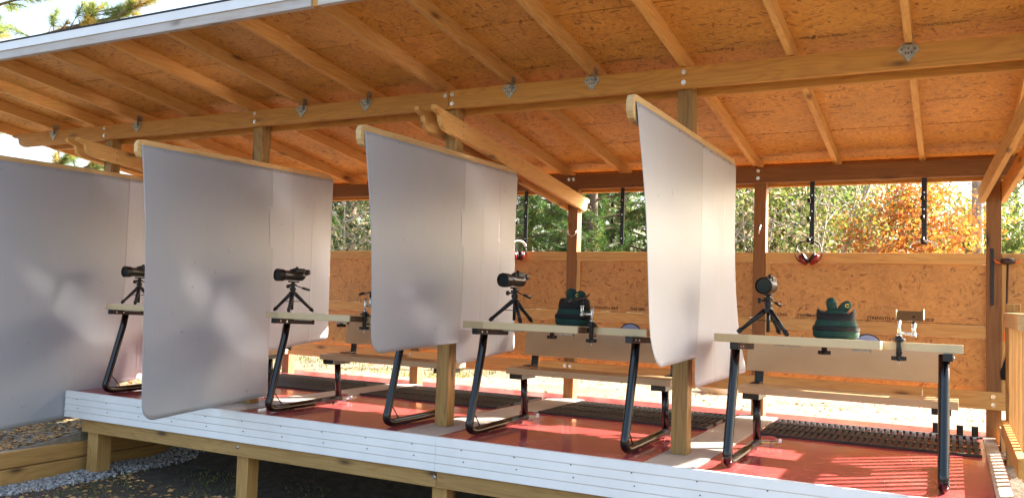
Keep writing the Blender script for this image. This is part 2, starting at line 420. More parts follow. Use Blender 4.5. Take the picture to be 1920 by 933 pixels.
# rafters
def zr(y): return 2.535 - .137*y        # underside of the rafters
RX = [-5.50, -4.72, -4.09, -3.46, -2.74, -2.03, -1.42, -.75, -.06, .555, 1.20, 1.84, 2.52, 3.19, 3.83, 4.45]
TIES = [-4.72, -3.46, -1.42, -.75, .555, 1.20, 3.19]
YF, YB = -1.45, 2.56
for x in RX:
    poly = [(YF+.002, zr(YF)), (YB, zr(YB)), (YB, zr(YB)+.097), (YF+.002, zr(YF)+.097)]
    r = MB().prism(poly, 'x', x-.0205, x+.0205).build('rafter', W['raftery'], SH, bevel=.002)
    if x in TIES:
        y0 = -.046; zc = 2.50
        v = [(-.062, .0), (-.022, .045), (-.022, .03), (.022, .03), (.022, .045), (.062, .0), (.0, -.072)]
        mb = MB().prism([(x+a, zc+b) for a, b in v][::-1], 'y', y0-.002, y0)
        mb.box((x+.0215, y0-.02, zc-.01), (x+.024, y0+.04, zc+.09))
        t_ = mb.build('rafter_tie', M_STEEL, r)
        nl = MB()
        for a, b in ((-.036, .004), (.036, .004), (0, -.022), (0, .008), (-.016, -.018), (.016, -.018)): nl.cyl((x+a, y0-.0015, zc+b), (x+a, y0-.004, zc+b), .0045, 8)
        nl.build('nail_heads', M_INK, r)
# cross beams (pairs each side of posts)
def crossbeam(xf, xb, ztop=2.312):
    h = .142; y0, y1 = -.36, 2.50
    def z(y): return ztop - .126*(y+.04) - h
    prof = corbel(0, 0, h, 0)
    poly = [(y0+a, z(y0+a)+b) for a, b in prof] + [(y1-a*.7, z(y1-a*.7)+b) for a, b in prof[::-1]]
    mb = MB().prism(poly, 'x', 0, .04)
    mb.v = [(p[0] + xf + (xb-xf)*(p[1]-0)/2.3, p[1], p[2]) for p in mb.v]
    o = mb.build('cross_beam', W['raftery'], SH, bevel=.003)
    for yy in (.03, 2.34):
        for dz in (.035, .10):
            xx = xf + (xb-xf)*yy/2.3 + .04
            bolt((xx, yy, z(yy)+dz), 'x', o, .008)
for (xa, _), (xb, _) in ((FP[0], RP[0]), (FP[2], RP[2]), (FP[4], RP[4])):
    crossbeam(xa-.041, xb-.041); crossbeam(xa+PW+.001, xb+PW+.001)
# roof deck
def rz_(y): return zr(y) + .098
mb = MB()
seams = [YF+.003, -.735, .485, 1.70, YB]
for a, b in zip(seams[:-1], seams[1:]):
    xs = [-5.55, -4.1, -1.66, .78, 3.2, 4.8]
    for xa, xb in zip(xs[:-1], xs[1:]):
        a2, b2_ = a+.007, b-.007
        mb.prism([(a2, rz_(a2)), (b2_, rz_(b2_)), (b2_, rz_(b2_)+.012), (a2, rz_(a2)+.012)], 'x', xa+.0015, xb-.0015)
rd = mb.build('roof_sheathing', M_OSB_ROOF, SH)
up_roof = Vector((0, -1, .137)).normalized()
def roof_text(rows):
    for (x, y, s, txt) in rows:
        text_mb(txt, s, (x, y, rz_(y)-.0025), (1, 0, 0), tuple(up_roof)).build('printed_lettering', M_INK2, rd)
TX1 = 'SIZED FOR SPACING   STRENGTH AXIS   THIS SIDE DOWN   PS 2-10'
rows = []
for x in (-4.6, -3.35, -1.95, -.70, .62, 1.26, 1.93, 2.60, 3.25):
    rows.append((x, -.01 + .02*math.sin(x*7), .036, random.choice(['THIS SIDE DOWN', 'STRENGTH AXIS', 'SIZED FOR SPACING'])[:13]))
    if x > -.5:
        rows.append((x, 1.19, .034, random.choice(['STRENGTH AXIS', 'EXPOSURE 1', 'THIS SIDE DOWN'])[:12]))
        rows.append((x, 2.30, .032, random.choice(['STRENGTH AXIS', 'PS 2-10 24/16'])[:12]))
roof_text(rows)
# felt and shingles
mb = MB().prism([(YF-.06, rz_(YF)+.022), (YB+.05, rz_(YB)+.015), (YB+.05, rz_(YB)+.027), (YF-.06, rz_(YF)+.033)], 'x', -5.60, 4.85)
mb.build('shingle_roofing', M_SHINGLE, SH)
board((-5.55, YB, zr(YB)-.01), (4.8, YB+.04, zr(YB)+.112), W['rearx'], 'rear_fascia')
# front fascia: weathered boards (three lengths) with a white drip edge above
zf = zr(YF)
for xa, xb in ((-5.57, -4.10), (-4.097, -.075), (-.020, 4.8)):
    board((xa, YF-.042, zf-.006), (xb, YF, zf+.096), W['weatherx'], 'fascia_board')
board((-.0735, YF-.030, zf-.004), (-.0215, YF, zf+.095), W['beamz'], 'fascia_splice')
MB().prism([(YF-.052, zf+.058), (YF-.044, zf+.058), (YF-.044, zf+.118), (YF-.056, zf+.118)], 'x', -5.60, 4.85).build('drip_edge', M_METALW, SH)
board((-5.57, YF+.002, 0), (-5.53, YB, .001), W['rafterx'], 'unused').hide_render = True
bpy.data.objects.remove(bpy.data.objects['unused'])

# back wall: top rail, strand board, middle rail, lower strand board, bottom board
def seg(i):
    return RP[i][0]+PW+.002, RP[i+1][0]-.002
WS = [seg(i) for i in range(4)] + [(RP[4][0]+PW+.002, 4.6)]
for k, (xa, xb) in enumerate(WS):
    board((xa, 2.302, 1.362), (xb, 2.342, 1.452), W['rafterx'], 'wall_top_rail')
    pn = board((xa, 2.331, .872), (xb, 2.341, 1.360), M_OSB_WALL, 'wall_panel', bevel=0)
    tx = {0: 'THIS SIDE DOWN', 1: 'DS  STRENGTH AXIS', 2: 'DS  STRENGTH AXIS     THIS SIDE        SIZED FOR SPACING', 3: 'SPACING  THERMAFIELD AXIS  CDS  STRENGTH AXIS  THIS SIDE', 4: 'THIS SIDE DOWN'}[k]
    ln = xb-xa-.08
    
    cx = xa+.04
    for ph in tx.split('  '):
        ph = ph.strip()
        if not ph: cx += .03; continue
        tm = text_mb(ph, .036, (cx, 2.329, .893), (1, 0, 0), (0, 0, 1), bold=.0008); tm.build('printed_lettering', M_INK, pn)
        cx = max(p[0] for p in tm.v) + .09
    if k == 3: MB().box((xa+.25, 2.3285, .880), (xb-.05, 2.3295, .883)).build('printed_line', M_INK, pn)
    board((xa, 2.305, .772), (xb, 2.343, .870), W['rafterx'], 'wall_middle_rail')
    board((xa, 2.331, .345), (xb, 2.341, .770), M_OSB_WALL, 'wall_panel', bevel=0)
    board((xa, 2.304, .36), (xa+.04, 2.330, 1.360), W['rafterz'], 'wall_stud')
for xa, xb in ((-3.80, .055), (.058, 3.20), (3.203, 4.6)):
    q = board((xa, 2.256, .222), (xb, 2.297, .362), W['rafterx'], 'bottom_board')
    for xx in (.03, .085, 1.88, -1.80, 3.70):
        if xa < xx < xb:
            bolt((xx, 2.254, .325), '-y', q)
            bolt((xx, 2.254, .262), '-y', q)

# ------------------------------------------------------------------ deck
DK = empty('raised_deck', (0, 0, 0), 0, 'raised red-painted deck with a white siding edge on short timber posts', 'deck')
DX0, DX1, DY0, DY1 = -3.735, 3.72, -.400, 2.62
fl = MB().box((DX0, DY0, -.03), (DX1, DY1, 0)).build('deck_floor', M_FLOOR, DK)
for i in range(5):
    xa, xf_ = (RP[i][0], 0)
    x0 = [-3.7, -2.02, -.10, 1.745, 3.50][i]; x1 = [-3.52, -1.68, .235, 2.062, 3.715][i]
    x0b = [-3.7, -1.97, -.09, 1.745, 3.62][i]; x1b = [-3.52, -1.66, .235, 2.062, 3.715][i]
    if i == 4: x0, x0b = 3.63, 3.63
    if i == 0: continue
    mb = MB()
    v = [(x0, DY0+.004, .001), (x1, DY0+.004, .001), (x1b, 2.29, .001), (x0b, 2.29, .001)]
    mb.add(v+[(a, b, .006) for a, b, c in v], [(3,2,1,0),(4,5,6,7),(0,1,5,4),(1,2,6,5),(2,3,7,6),(3,0,4,7)])
    mb.build('floor_strip', M_STRIP, DK, bevel=.001)
# three-lap siding, a child per board course would share one look: one moulded panel per length
def siding(xa, xb):
    prof = [(DY0-.012, .004)]
    n = 4; h = .232/n
    for k in range(n):
        zt = .004 - k*h
        prof += [(DY0-.013, zt-.004), (DY0-.0185, zt-h+.005), (DY0-.0175, zt-h+.001)]
    prof += [(DY0-.001, -.228), (DY0-.001, .004)]
    o = MB().prism(prof, 'x', xa, xb).build('siding_panel', M_SIDING, DK)
    return o
sids = [siding(-3.745, .26), siding(.262, 3.74)]
riv = None
for k, z in enumerate((-.060, -.137)):
    x = -3.58 + .02*k
    while x < 3.6:
        s_ = sids[0] if x < .26 else sids[1]
        if riv is None:
            riv = MB().cyl((0, 0, 0), (0, -.004, 0), .0042, 8).build('rivet', M_INK, s_); q = riv
        else: q = riv.copy(); col.objects.link(q); q.parent = s_
        q.location = (x, DY0-.0160-.0005*k, z)
        x += .405
MB().box((DX0-.006, DY0-.014, .004), (DX1+.01, DY0+.014, .007)).build('edge_cap', M_SIDING, DK, bevel=.001)
board((-3.53, -.385, -.345), (.255, -.345, -.231), W['groundx'], 'rim_joist', DK)
board((.258, -.385, -.345), (3.7, -.345, -.231), W['groundx'], 'rim_joist', DK)
MB().box((DX0+.2, -.33, -.20), (DX1-.1, 2.5, -.17)).build('joist_frame', W['beamx'], DK)
for x, wd in ((-3.50, .14), (-1.66, .12), (.20, .12), (2.05, .12)):
    board((x, -.343, -.80), (x+wd, -.343+wd, -.205), W['groundz'], 'deck_post', DK)
    bolt((x+.04, -.387, -.275), '-y', DK) if x > -3 else None
for x in (-1.66, .2, 2.05): board((x, 1.3, -.7), (x+.12, 1.42, -.205), W['groundz'], 'deck_post', DK)

# ------------------------------------------------------------------ lane dividers
def divider(X, y0, y1, zt, slope, seam, seamb, zfb, zfb2, zrb, zrb2, bow, lean, label, ylean=.12, rad=.12, curl=.04):
    """X: outer face of the rail. front sheet y0..seam, rear sheet seam..y1"""
    E = empty('lane_divider', (X, 0, 0), 0, label, 'divider', 'white plastic sheet dividers between the benches')
    rail = []
    a, b, h = y0-.03, y1, .140
    def zz(y): return slope*(y-y0)
    c = .035
    for (y, z) in ((a, -h+c+.01), (a, -c), (a+c*.5, -c*.25), (a+c*1.3, 0), (b-c, 0), (b, -c), (b, -h+c), (b-c, -h), (a+c*1.6, -h), (a+c*.6, -h+c*.35)):
        rail.append((y, zt+z+zz(y)))
    r = part(MB().prism(rail[::-1], 'x', -.040, 0), 'rail', W['paley'], E, bevel=.003)
    H = zt-.042
    def dx(y, z):
        t = max(0, (H - z)/1.6); u = (y-y0)/(y1-y0)
        return bow*math.sin(math.pi*min(1, t))*(1-u)*1.0 + lean*t*t*(1.2-u) + .010*math.sin(u*9+2)*t
    def sheet(ya_t, yb_t, ya_b, yb_b, zba, zbb, off, rad_a, rad_b, name, curl=0):
        nu, nv = 110, 48; v = []; f = []
        for i in range(nu+1):
            s = i/nu
            for j in range(nv+1):
                t = j/nv
                top = H + zz(ya_t+(yb_t-ya_t)*s)
                bot = zba + (zbb-zba)*s
                wd = abs(yb_b-ya_b)
                da, db = s*wd, (1-s)*wd
                if da < rad_a: bot += rad_a - math.sqrt(max(0, rad_a**2-(rad_a-da)**2))
                if db < rad_b: bot += rad_b - math.sqrt(max(0, rad_b**2-(rad_b-db)**2))
                z = top + (bot-top)*t
                q = (top - z)/max(.2, (top - min(zba, zbb)))
                yt = ya_t+(yb_t-ya_t)*s; yb = ya_b+(yb_b-ya_b)*s
                y = yt + (yb-yt)*q
                x = off + dx(y, z) + curl*(q**4)*(s**1.5)
                if name == 'rear_sheet': x -= min(1, q*12)*.0030*math.exp(-((s-.36)/.014)**2) + min(1, q*12)*.0030*math.exp(-((s-.68)/.014)**2)*(-1)
                x += min(1, q*2.5)*(.004*(1+math.sin(s*7+z*2.3+X)) + .003*(1+math.sin(z*5+s*3)))
                v.append((x, y, z))
        for i in range(nu):
            for j in range(nv):
                a_ = i*(nv+1)+j; f.append((a_, a_+1, a_+nv+2, a_+nv+1))
        return part(MB().add(v, f, True), name, M_SHEETF if name == 'front_sheet' else M_SHEET, E, solid=.0022)
    fs = sheet(y0, seam, y0+ylean, seamb, zfb, zfb2, .0075, rad, .02, 'front_sheet')
    rs = sheet(seam-.05, y1-.005, seamb-.03, y1-.02, zrb, zrb2, .0035, .06, .05, 'rear_sheet', curl)
    n = 13
    for i in range(n):
        y = y0+.03 + (y1-y0-.06)*i/(n-1)
        mb = MB().cyl((.008, y, H-.018+zz(y)), (.0125, y, H-.018+zz(y)), .0055, 8)
        part(mb, 'screw', M_STEEL, rs if y > seam else fs)
    return E
divider(-3.775, -1.32, .80, 2.052, .010, .15, .12, -.30, -.22, .02, .1, .02, .0, 'leftmost white divider hanging past the deck corner, cut by the picture edge', ylean=.2)
divider(-1.85, -1.25, .91, 2.055, .016, .09, .14, -.015, .065, .455, .53, .03, .0, 'tall white divider, second from left, reaching below the deck edge in front')
divider(.130, -1.18, .93, 2.046, .012, .06, .02, .595, .635, .47, .54, .03, .0, 'white divider with a squarish front sheet, beside the middle post')
divider(1.962, -1.28, .98, 2.063, .004, .02, -.14, .62, .645, .455, .49, .025, .03, 'rightmost white divider, seen almost edge-on with a flaring bottom', ylean=.20, rad=.26, curl=.12)

# ------------------------------------------------------------------ shooting benches
GB = 'tan shooting benches on black tube frames'
def make_bench():
    E = empty('shooting_bench', (0, 0, 0), 0, 'x', 'bench', GB)
    TZ = .808; tilt = Matrix.Translation((0, -.25, TZ)) @ Matrix.Rotation(R(-2.1), 4, 'X')
    # top: wings at the back, front tongue with chamfered left corner and a jog to the right
    def top(poly, z0, z1):
        mb = MB().prism(poly, 'z', z0, z1); mb.v = [tuple(tilt @ Vector(p)) for p in mb.v]; return mb
    pt = [(-.675, .03), (-.60, -.005), (-.44, -.085), (.27, -.085), (.27, .105), (.675, .105), (.675, .56), (-.675, .56)]
    part(top(pt, -.050, 0), 'tabletop', M_TAN, E, bevel=.004)
    part(top([(.6755, .11), (.678, .11), (.678, .555), (.6755, .555)], -.046, -.004), 'edge_strip', M_BROWNEND, E)
    # name plate on the side of the jog
    mb = MB().box((.2702, -.075, -.046), (.2735, .098, -.004)); mb.v = [tuple(tilt @ Vector(p)) for p in mb.v]
    npl = part(mb, 'name_plate', M_PLATE, E)
    for txt, s, z, y in (('CROSSHAIR', .022, -.024, -.068), ('SHOOTING BENCH', .0135, -.040, -.068)):
        tm = text_mb(txt, s, (.2740, y, z), (0, 1, 0), (0, 0, 1), sx=.86, bold=.0006)
        tm.v = [tuple(tilt @ Vector(p)) for p in tm.v]; part(tm, 'lettering', M_INK, npl)
    mb = MB()
    for rr in (.016, .009):
        ring = [(.2745, .080+rr*math.cos(a), -.025+rr*math.sin(a)) for a in [2*math.pi*k/16 for k in range(17)]]
        mb.tube(ring, .0012, 5, False)
    mb.box((.2742, .0795, -.043), (.2748, .0805, -.007)).box((.2742, .062, -.0255), (.2748, .098, -.0245))
    mb.v = [tuple(tilt @ Vector(p)) for p in mb.v]; part(mb, 'crosshair_mark', M_INK, npl)
    # under-table brackets, knob, angle clips
    for x in (-.54, .60):
        mb = MB().box((x-.025, -.02, -.092), (x+.025, .44, -.0505)); mb.v = [tuple(tilt @ Vector(p)) for p in mb.v]
        br = part(mb, 'table_bracket', M_BLACK, E, bevel=.003)
        for yy in (.03, .10):
            m2 = MB().cyl((x+.025, yy, -.072), (x+.032, yy, -.072), .008, 8); m2.v = [tuple(tilt @ Vector(p)) for p in m2.v]; part(m2, 'bolt', M_CHROME, br)
    mb = MB().box((-.30, -.05, -.058), (-.16, .0, -.051)).box((.12, -.05, -.062), (.22, -.02, -.051)).box((.12, -.048, -.070), (.125, -.02, -.051)).box((.215, -.048, -.070), (.22, -.02, -.051))
    mb.v = [tuple(tilt @ Vector(p)) for p in mb.v]; part(mb, 'clip', M_STEEL, E)
    kn = MB().cyl((-.06, -.02, TZ-.055), (-.06, -.02, TZ-.082), .016, 12)
    star = [(-.06+(.038 if k % 2 == 0 else .030)*math.cos(math.pi*k/8), -.02+(.038 if k % 2 == 0 else .030)*math.sin(math.pi*k/8)) for k in range(16)]
    kn.prism(star, 'z', TZ-.104, TZ-.082); kn.box((-.11, -.04, TZ-.056), (-.0, .0, TZ-.0505))
    part(kn, 'clamp_knob', M_BLACK, E, bevel=.002)
    # seat and backrest
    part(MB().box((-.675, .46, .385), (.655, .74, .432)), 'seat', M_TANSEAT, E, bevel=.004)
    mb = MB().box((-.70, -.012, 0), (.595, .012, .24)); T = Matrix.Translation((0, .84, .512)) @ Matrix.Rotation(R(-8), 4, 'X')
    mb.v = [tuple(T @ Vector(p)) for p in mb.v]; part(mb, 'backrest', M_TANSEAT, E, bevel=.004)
    for x in (-.615, .565):
        mb = MB().box((-.03, -.006, -.10), (.03, .006, .16), T @ Matrix.Translation((x, -.019+.04, 0)))
        mb.box((x-.03, .70, .432), (x+.03, .855, .440))
        part(mb, 'backrest_bracket', M_BLACKTUBE, E, bevel=.002)
    # tube side frames
    for x in (-.575, .580):
        r = .029; pts = [(x, -.075, .742), (x, -.10, .60)]
        p0 = Vector((x, -.235, .12)); pts.append(tuple(p0))
        # bend
        A = Vector((x, -.235, .12)); Bc = Vector((x, -.285, .026)); Cc = Vector((x, -.13, .030))
        for k in range(1, 10):
            t = k/10; pts.append(tuple(A*(1-t)**2 + Bc*2*t*(1-t) + Cc*t*t))
        pts += [tuple(Cc), (x, .25, .034), (x, .64, .040)]
        fr = part(MB().tube(pts, r, 16), 'side_frame', M_BLACKTUBE, E)
        part(MB().cyl((x, .615, .06), (x, .585, .350), .027, 16).box((x-.075, .48, .345), (x+.035, .72, .384)), 'seat_post', M_BLACKTUBE, E)
        part(MB().tube([(x, -.222, .20), (x, -.10, .058)], .0045, 6), 'brace_rod', M_BLACKTUBE, E)
        part(MB().cyl((x+.0, -.262, .105), (x+.0, -.268, .105), .009, 10), 'bolt', M_CHROME, fr)
        part(MB().box((x-.012, .0, .001), (x+.012, .035, .012)).box((x-.012, .55, .001), (x+.012, .585, .016)), 'foot_pad', M_BLACK, fr)
    return E
bench = make_bench()
BX = [2.80, .985, -.84, -2.76]
BL = ['bench at the right end, nearest the railing, in front of the slotted mat',
      'bench between the middle post and the rightmost divider, plate on its front corner',
      'bench second from the left with a readable brown name plate on its edge',
      'leftmost bench, mostly hidden behind the tall second divider']
benches = []
for i in range(4):
    benches.append(place(bench, i == 0, (BX[i], [0, .03, -.03, -.07][i], .0), 0, BL[i]))
for i, o in enumerate(benches):
    if i == 0 or i == 3:   # no plate can be seen on these two
        for ch in list(o.children):
            if ch.name.split('.')[0] == 'name_plate':
                for g in list(ch.children): bpy.data.objects.remove(g)
                bpy.data.objects.remove(ch)
def tz(y): return .808 - .0367*(y+.25)

# ------------------------------------------------------------------ spotting scopes on table tripods (muzzle to -y)
def make_scope(short=False):
    E = empty('spotting_scope', (0, 0, 0), 0, 'x', 'spotting scope', 'spotting scopes on table tripods')
    zc = .305
    prof = [(-.150, .030), (-.150, .037), (-.145, .040), (-.105, .040), (-.100, .036), (-.02, .033), (.03, .034), (.06, .036), (.085, .034), (.10, .024)]
    seg_ = 24; v = []; f = []
    for y, r in prof:
        for k in range(seg_): v.append((1.2*r*math.cos(2*math.pi*k/seg_), y, zc + 1.2*r*math.sin(2*math.pi*k/seg_)))
    for i in range(len(prof)-1):
        for k in range(seg_): a = i*seg_+k; b = i*seg_+(k+1) % seg_; f.append((a, a+seg_, b+seg_, b))
    f.append(tuple((len(prof)-1)*seg_+k for k in range(seg_)))
    part(MB().add(v, f, True), 'scope_body', plain_scope, E)
    part(MB().cyl((0, -.147, zc), (0, -.1505, zc), .0435, 24), 'front_lens', M_GLASS, E)
    ring = MB().tube([(0, -.160, zc), (0, -.105, zc)], [.051, .0495], 24, False)
    part(ring, 'lens_hood', M_BLACK, E)
    hump = MB().box((-.028, .0, zc+.02), (.028, .10, zc+.062)).box((-.020, -.03, zc+.028), (.020, .01, zc+.054))
    part(hump, 'prism_housing', M_BLACK, E, bevel=.010)
    part(MB().tube([(0, .08, zc+.022), (0, .105, zc+.026), (0, .105, zc+.026), (0, .150, zc+.032)], [.022, .022, .025, .023], 18), 'eyepiece', M_BLACK, E)
    part(MB().cyl((0, .02, zc+.05), (0, .035, zc+.070), .012, 12).cyl((-.030, .03, zc+.012), (-.05, .03, zc+.014), .011, 12), 'focus_knob', M_BLACK, E)
    # head and legs
    hd = MB().box((-.022, -.035, .248), (.022, .045, .260)).cyl((0, 0, .205), (0, 0, .252), .016, 14).cyl((0, 0, .222), (0, 0, .236), .030, 14)
    hd.cyl((0, 0, .180), (0, 0, .206), .025, 14).cyl((0, 0, .168), (0, 0, .182), .019, 14).cyl((0, 0, .140), (0, 0, .170), .032, 6)
    hd.cyl((-.015, 0, .215), (-.050, -.01, .215), .006, 8).cyl((-.045, -.01, .215), (-.062, -.012, .215), .017, 10)
    part(hd, 'pan_head', M_BLACK, E, bevel=.001)
    part(MB().tube([(.01, .02, .222), (.03, .07, .205)], .004, 8).tube([(.03, .07, .205), (.05, .13, .188)], [.009, .011], 10), 'pan_handle', M_BLACK, E)
    part(MB().cyl((0, 0, .02), (0, 0, .15), .0115, 12), 'centre_column', M_BLACK, E)
    for k, a in enumerate((R(198), R(318), R(78))):
        d = Vector((math.cos(a), math.sin(a), 0))
        p0 = d*.022 + Vector((0, 0, .152)); p1 = d*.185 + Vector((0, 0, .012))
        pm = p0.lerp(p1, .86)
        lg = part(MB().tube([p0, pm], [.0165, .0125], 8), 'leg', M_BLACK, E)
        part(MB().tube([pm, p1], [.0175, .012], 8), 'foot', M_RUBBER, lg)
        part(MB().tube([p0.lerp(p1, .42), Vector((0, 0, .09))], .003, 5), 'strut', M_BLACK, lg)
    return E
plain_scope = plain('scope_grey_armour', (.035, .033, .03), .3, .5, .15, 10)
scope = make_scope()
SP = [(2.402, .02, 0, 'spotting scope facing forward on the right-end bench, dark lens toward the viewer'),
      (.615, .02, R(-6), 'spotting scope on the bench right of the middle post, body angled three-quarter'),
      (-1.45, -.02, R(-14), 'spotting scope in full side view on the second bench from left'),
      (-3.36, .0, R(-5), 'leftmost spotting scope, half hidden by the tall divider')]
for i, (x, y, rz, lb) in enumerate(SP): place(scope, i == 0, (x, y, tz(y)+.001), rz, lb)

# ------------------------------------------------------------------ rest bags
def superring(a, b, z, n=36, p=3.0, dx=0, dy=0):
    out = []
    for k in range(n):
        t = 2*math.pi*k/n; c, s = math.cos(t), math.sin(t)
        out.append((dx + a*math.copysign(abs(c)**(2/p), c), dy + b*math.copysign(abs(s)**(2/p), s), z))
    return out
def loft(rings, cap=True):
    mb = MB(); n = len(rings[0]); v = [p for r in rings for p in r]; f = []
    for i in range(len(rings)-1):
        for k in range(n): a = i*n+k; b = i*n+(k+1) % n; f.append((a, b, b+n, a+n))
    if cap: f += [tuple(range(n))[::-1], tuple((len(rings)-1)*n+k for k in range(n))]
    return mb.add(v, f, True)
def make_bag():
    E = empty('rest_bag', (0, 0, 0), 0, 'x', 'rest bag', 'green and black rifle rest bags')
    part(loft([superring(.112, .075, .0), superring(.128, .088, .012), superring(.131, .090, .035), superring(.126, .086, .07), superring(.116, .078, .100), superring(.108, .070, .118)]), 'bag_body', M_GREEN, E)
    part(loft([superring(.1315, .0915, .048), superring(.1325, .0925, .056), superring(.1295, .0905, .070), superring(.127, .088, .076)], False), 'webbing_band', M_BAGBLACK, E, solid=.003)
    # black saddle with horned corners
    rings = []
    for z, a, b in ((.104, .110, .073), (.118, .112, .074), (.130, .110, .072), (.140, .104, .066)):
        r = superring(a, b, z)
        rings.append([(x, y, zz + (.050*(max(0, abs(x)-.055)/.055)**1.6)*((z-.104)/.036)) for x, y, zz in r])
    part(loft(rings), 'saddle_top', M_BAGBLACK, E)
    part(loft([superring(.030, .03, .122, p=2.2), superring(.062, .05, .134, p=2.2), superring(.068, .054, .150, p=2.2), superring(.058, .046, .168, p=2.2), superring(.035, .03, .180, p=2.2), superring(.012, .012, .184, p=2)]), 'top_cushion', M_GREEN, E)
    for sx, tl, hh in ((-1, -.12, .062), (1, .85, .062)):
        T = Matrix.Translation((sx*.022, 0, .168)) @ Matrix.Rotation(tl, 4, 'Y')
        rr = [superring(.020, .026, -.006, 18, 2.2), superring(.027, .034, .015, 18, 3), superring(.030, .036, .042, 18, 3), superring(.025, .030, .068, 18, 2.6), superring(.010, .014, .078, 18, 2)]
        ear = loft(rr); ear.v = [tuple(T @ Vector(p)) for p in ear.v]; e = part(ear, 'ear', M_GREEN, E)
        if sx == 1:
            lg = MB().tube([(.066+.011*math.cos(a), -.038, .200+.009*math.sin(a)) for a in [R(40+k*28) for k in range(11)]], .002, 6)
            part(lg, 'embroidered_mark', M_YELLOW, e)
    return E
bag = make_bag()
for i, (x, y, rz, s, lb) in enumerate(((2.80, .02, 0, 1.0, 'green rest bag with two ears and a yellow mark on the right-end bench'),
                           (1.05, .10, R(-24), 1.08, 'green rest bag behind the clamp on the bench right of the middle post'),
                           (-.60, .14, R(-20), 1.02, 'dark green rest bag half hidden behind the middle divider sheet'))):
    o = place(bag, i == 0, (x, y, tz(y)+.001), rz, lb); o.scale = (s, s, s)

# ------------------------------------------------------------------ clamp-on gun rests
def make_rest(dark, swing, lift, label):
    E = empty('clamp_gun_rest', (0, 0, 0), 0, label, 'gun rest', 'clamp-on gun rests on the bench edges')
    c = MB().cyl((0, 0, -.085), (0, 0, .030), .014, 12).cyl((0, 0, .008), (0, 0, .022), .034, 10).cyl((0, 0, .022), (0, 0, .034), .020, 12)
    c.box((-.016, -.012, -.066), (.016, .05, -.054)).box((-.02, .0, .001), (.02, .06, .010))
    part(c, 'clamp_column', M_BLACK, E, bevel=.001)
    star = [((.040 if k % 2 == 0 else .031)*math.cos(math.pi*k/8), (.040 if k % 2 == 0 else .031)*math.sin(math.pi*k/8)) for k in range(16)]
    part(MB().prism(star, 'z', -.100, -.078), 'star_knob', M_BLACK, E, bevel=.002)
    part(MB().cyl((0, 0, -.125), (0, 0, -.099), .005, 8).cyl((0, 0, .030), (0, 0, .135), .009, 12).cyl((0, 0, .034), (0, 0, .048), .0135, 8), 'threaded_rod', M_ALU, E)
    A = Vector((swing[0], swing[1], lift))
    part(MB().tube([(0, 0, lift), tuple(A)], .009, 8).cyl((A.x, A.y, lift-.014), (A.x, A.y, lift+.055), .0105, 12).cyl((A.x, A.y, lift-.016), (A.x, A.y, lift+.004), .015, 8).cyl((A.x, A.y, lift+.05), (A.x, A.y, lift+.056), .015, 10), 'swing_arm', M_ALU, E)
    part(MB().cyl((A.x, A.y, lift+.056), (A.x, A.y, lift+.100), .009, 12), 'yoke_post', M_BLACK, E)
    top = lift+.100
    prof = [(-.075, .012), (-.070, .001), (.050, .001), (.066, .018), (.068, .016), (.052, -.003), (-.072, -.003), (-.078, .011)]
    mb = MB().prism([(a, b) for a, b in prof][::-1], 'y', -.035, .035)
    T = Matrix.Translation((A.x-.015, A.y, top)) @ (Matrix.Rotation(R(50), 4, 'X') if not dark else Matrix.Rotation(R(-14 if swing[1] > .02 else 0), 4, 'Y') @ Matrix.Rotation(R(16), 4, 'X'))
    mb.v = [tuple(T @ Vector(p)) for p in mb.v]
    part(mb, 'yoke_plate', M_BLACK if dark else plain('dull_yoke_metal', (.30, .24, .13), .3, .8), E)
    return E
def tbl(bx, bench_i, y): return tz(y)
r1 = make_rest(False, (.075, -.01), .050, 'silver clamp rest with a flat yoke plate on the right-end bench'); r1.location = (3.155, -.172, .803)
r2 = make_rest(True, (-.085, .03), .085, 'black-topped clamp rest on the bench right of the middle post'); r2.location = (1.29, -.155, .803)
r3 = make_rest(True, (.01, .05), .085, 'black clamp rest beside the brown name plate of the second bench'); r3.location = (-.545, -.215, .803)
r1.scale = (1, 1, 1)

# round paddles standing on the seats, their tops showing over the bench tops
for i, (x, y, lb) in enumerate(((1.175, .93, 'pale blue dark-rimmed disc rising behind the bench right of the middle post'), (2.90, .93, 'pale disc rising behind the right-end bench, beside the rest bag'))):
    E = empty('round_disc', (x, y, .0), 0, lb, 'disc', 'round dark-rimmed discs mounted on the backrests')
    zc = .712
    part(MB().tube([(0, -.004, zc), (0, .004, zc)], .092, 40), 'disc_face', M_DISC, E)
    part(MB().tube([(.094*math.cos(2*math.pi*k/40), 0, zc+.094*math.sin(2*math.pi*k/40)) for k in range(41)], .0055, 8, False), 'dark_rim', M_BLACK, E)
    part(MB().box((-.012, -.075, zc-.03), (.012, -.004, zc+.0)), 'mount', M_BLACK, E)

# ------------------------------------------------------------------ slotted rubber mats
def make_mat(x0, x1, y0, y1, label):
    E = empty('slotted_mat', ((x0+x1)/2, (y0+y1)/2, 0), 0, label, 'mat', 'slotted black rubber mats behind the benches')
    a, b = (x1-x0)/2, (y1-y0)/2
    mb = MB(); h = .018
    for ya, yb in ((-b, -b+.03), (-b/3-.006, -b/3+.006), (b/3-.006, b/3+.006), (b-.03, b)): mb.box((-a, ya, .0015), (a, yb, h))
    part(mb, 'mat_frame', M_RUBBER, E, bevel=.003)
    mb = MB(); x = -a
    while x < a-.02:
        mb.box((x, -b+.03, .0015), (x+.026, b-.03, h-.0025)); x += .047
    o = part(mb, 'mat_slats', M_RUBBER, E); tag(o, kind=None)
    return E
make_mat(2.10, 3.60, 1.215, 2.15, 'slotted black mat behind the right-end bench, stripes clearly visible')
make_mat(.27, 1.73, 1.18, 2.12, 'slotted black mat behind the bench right of the middle post')
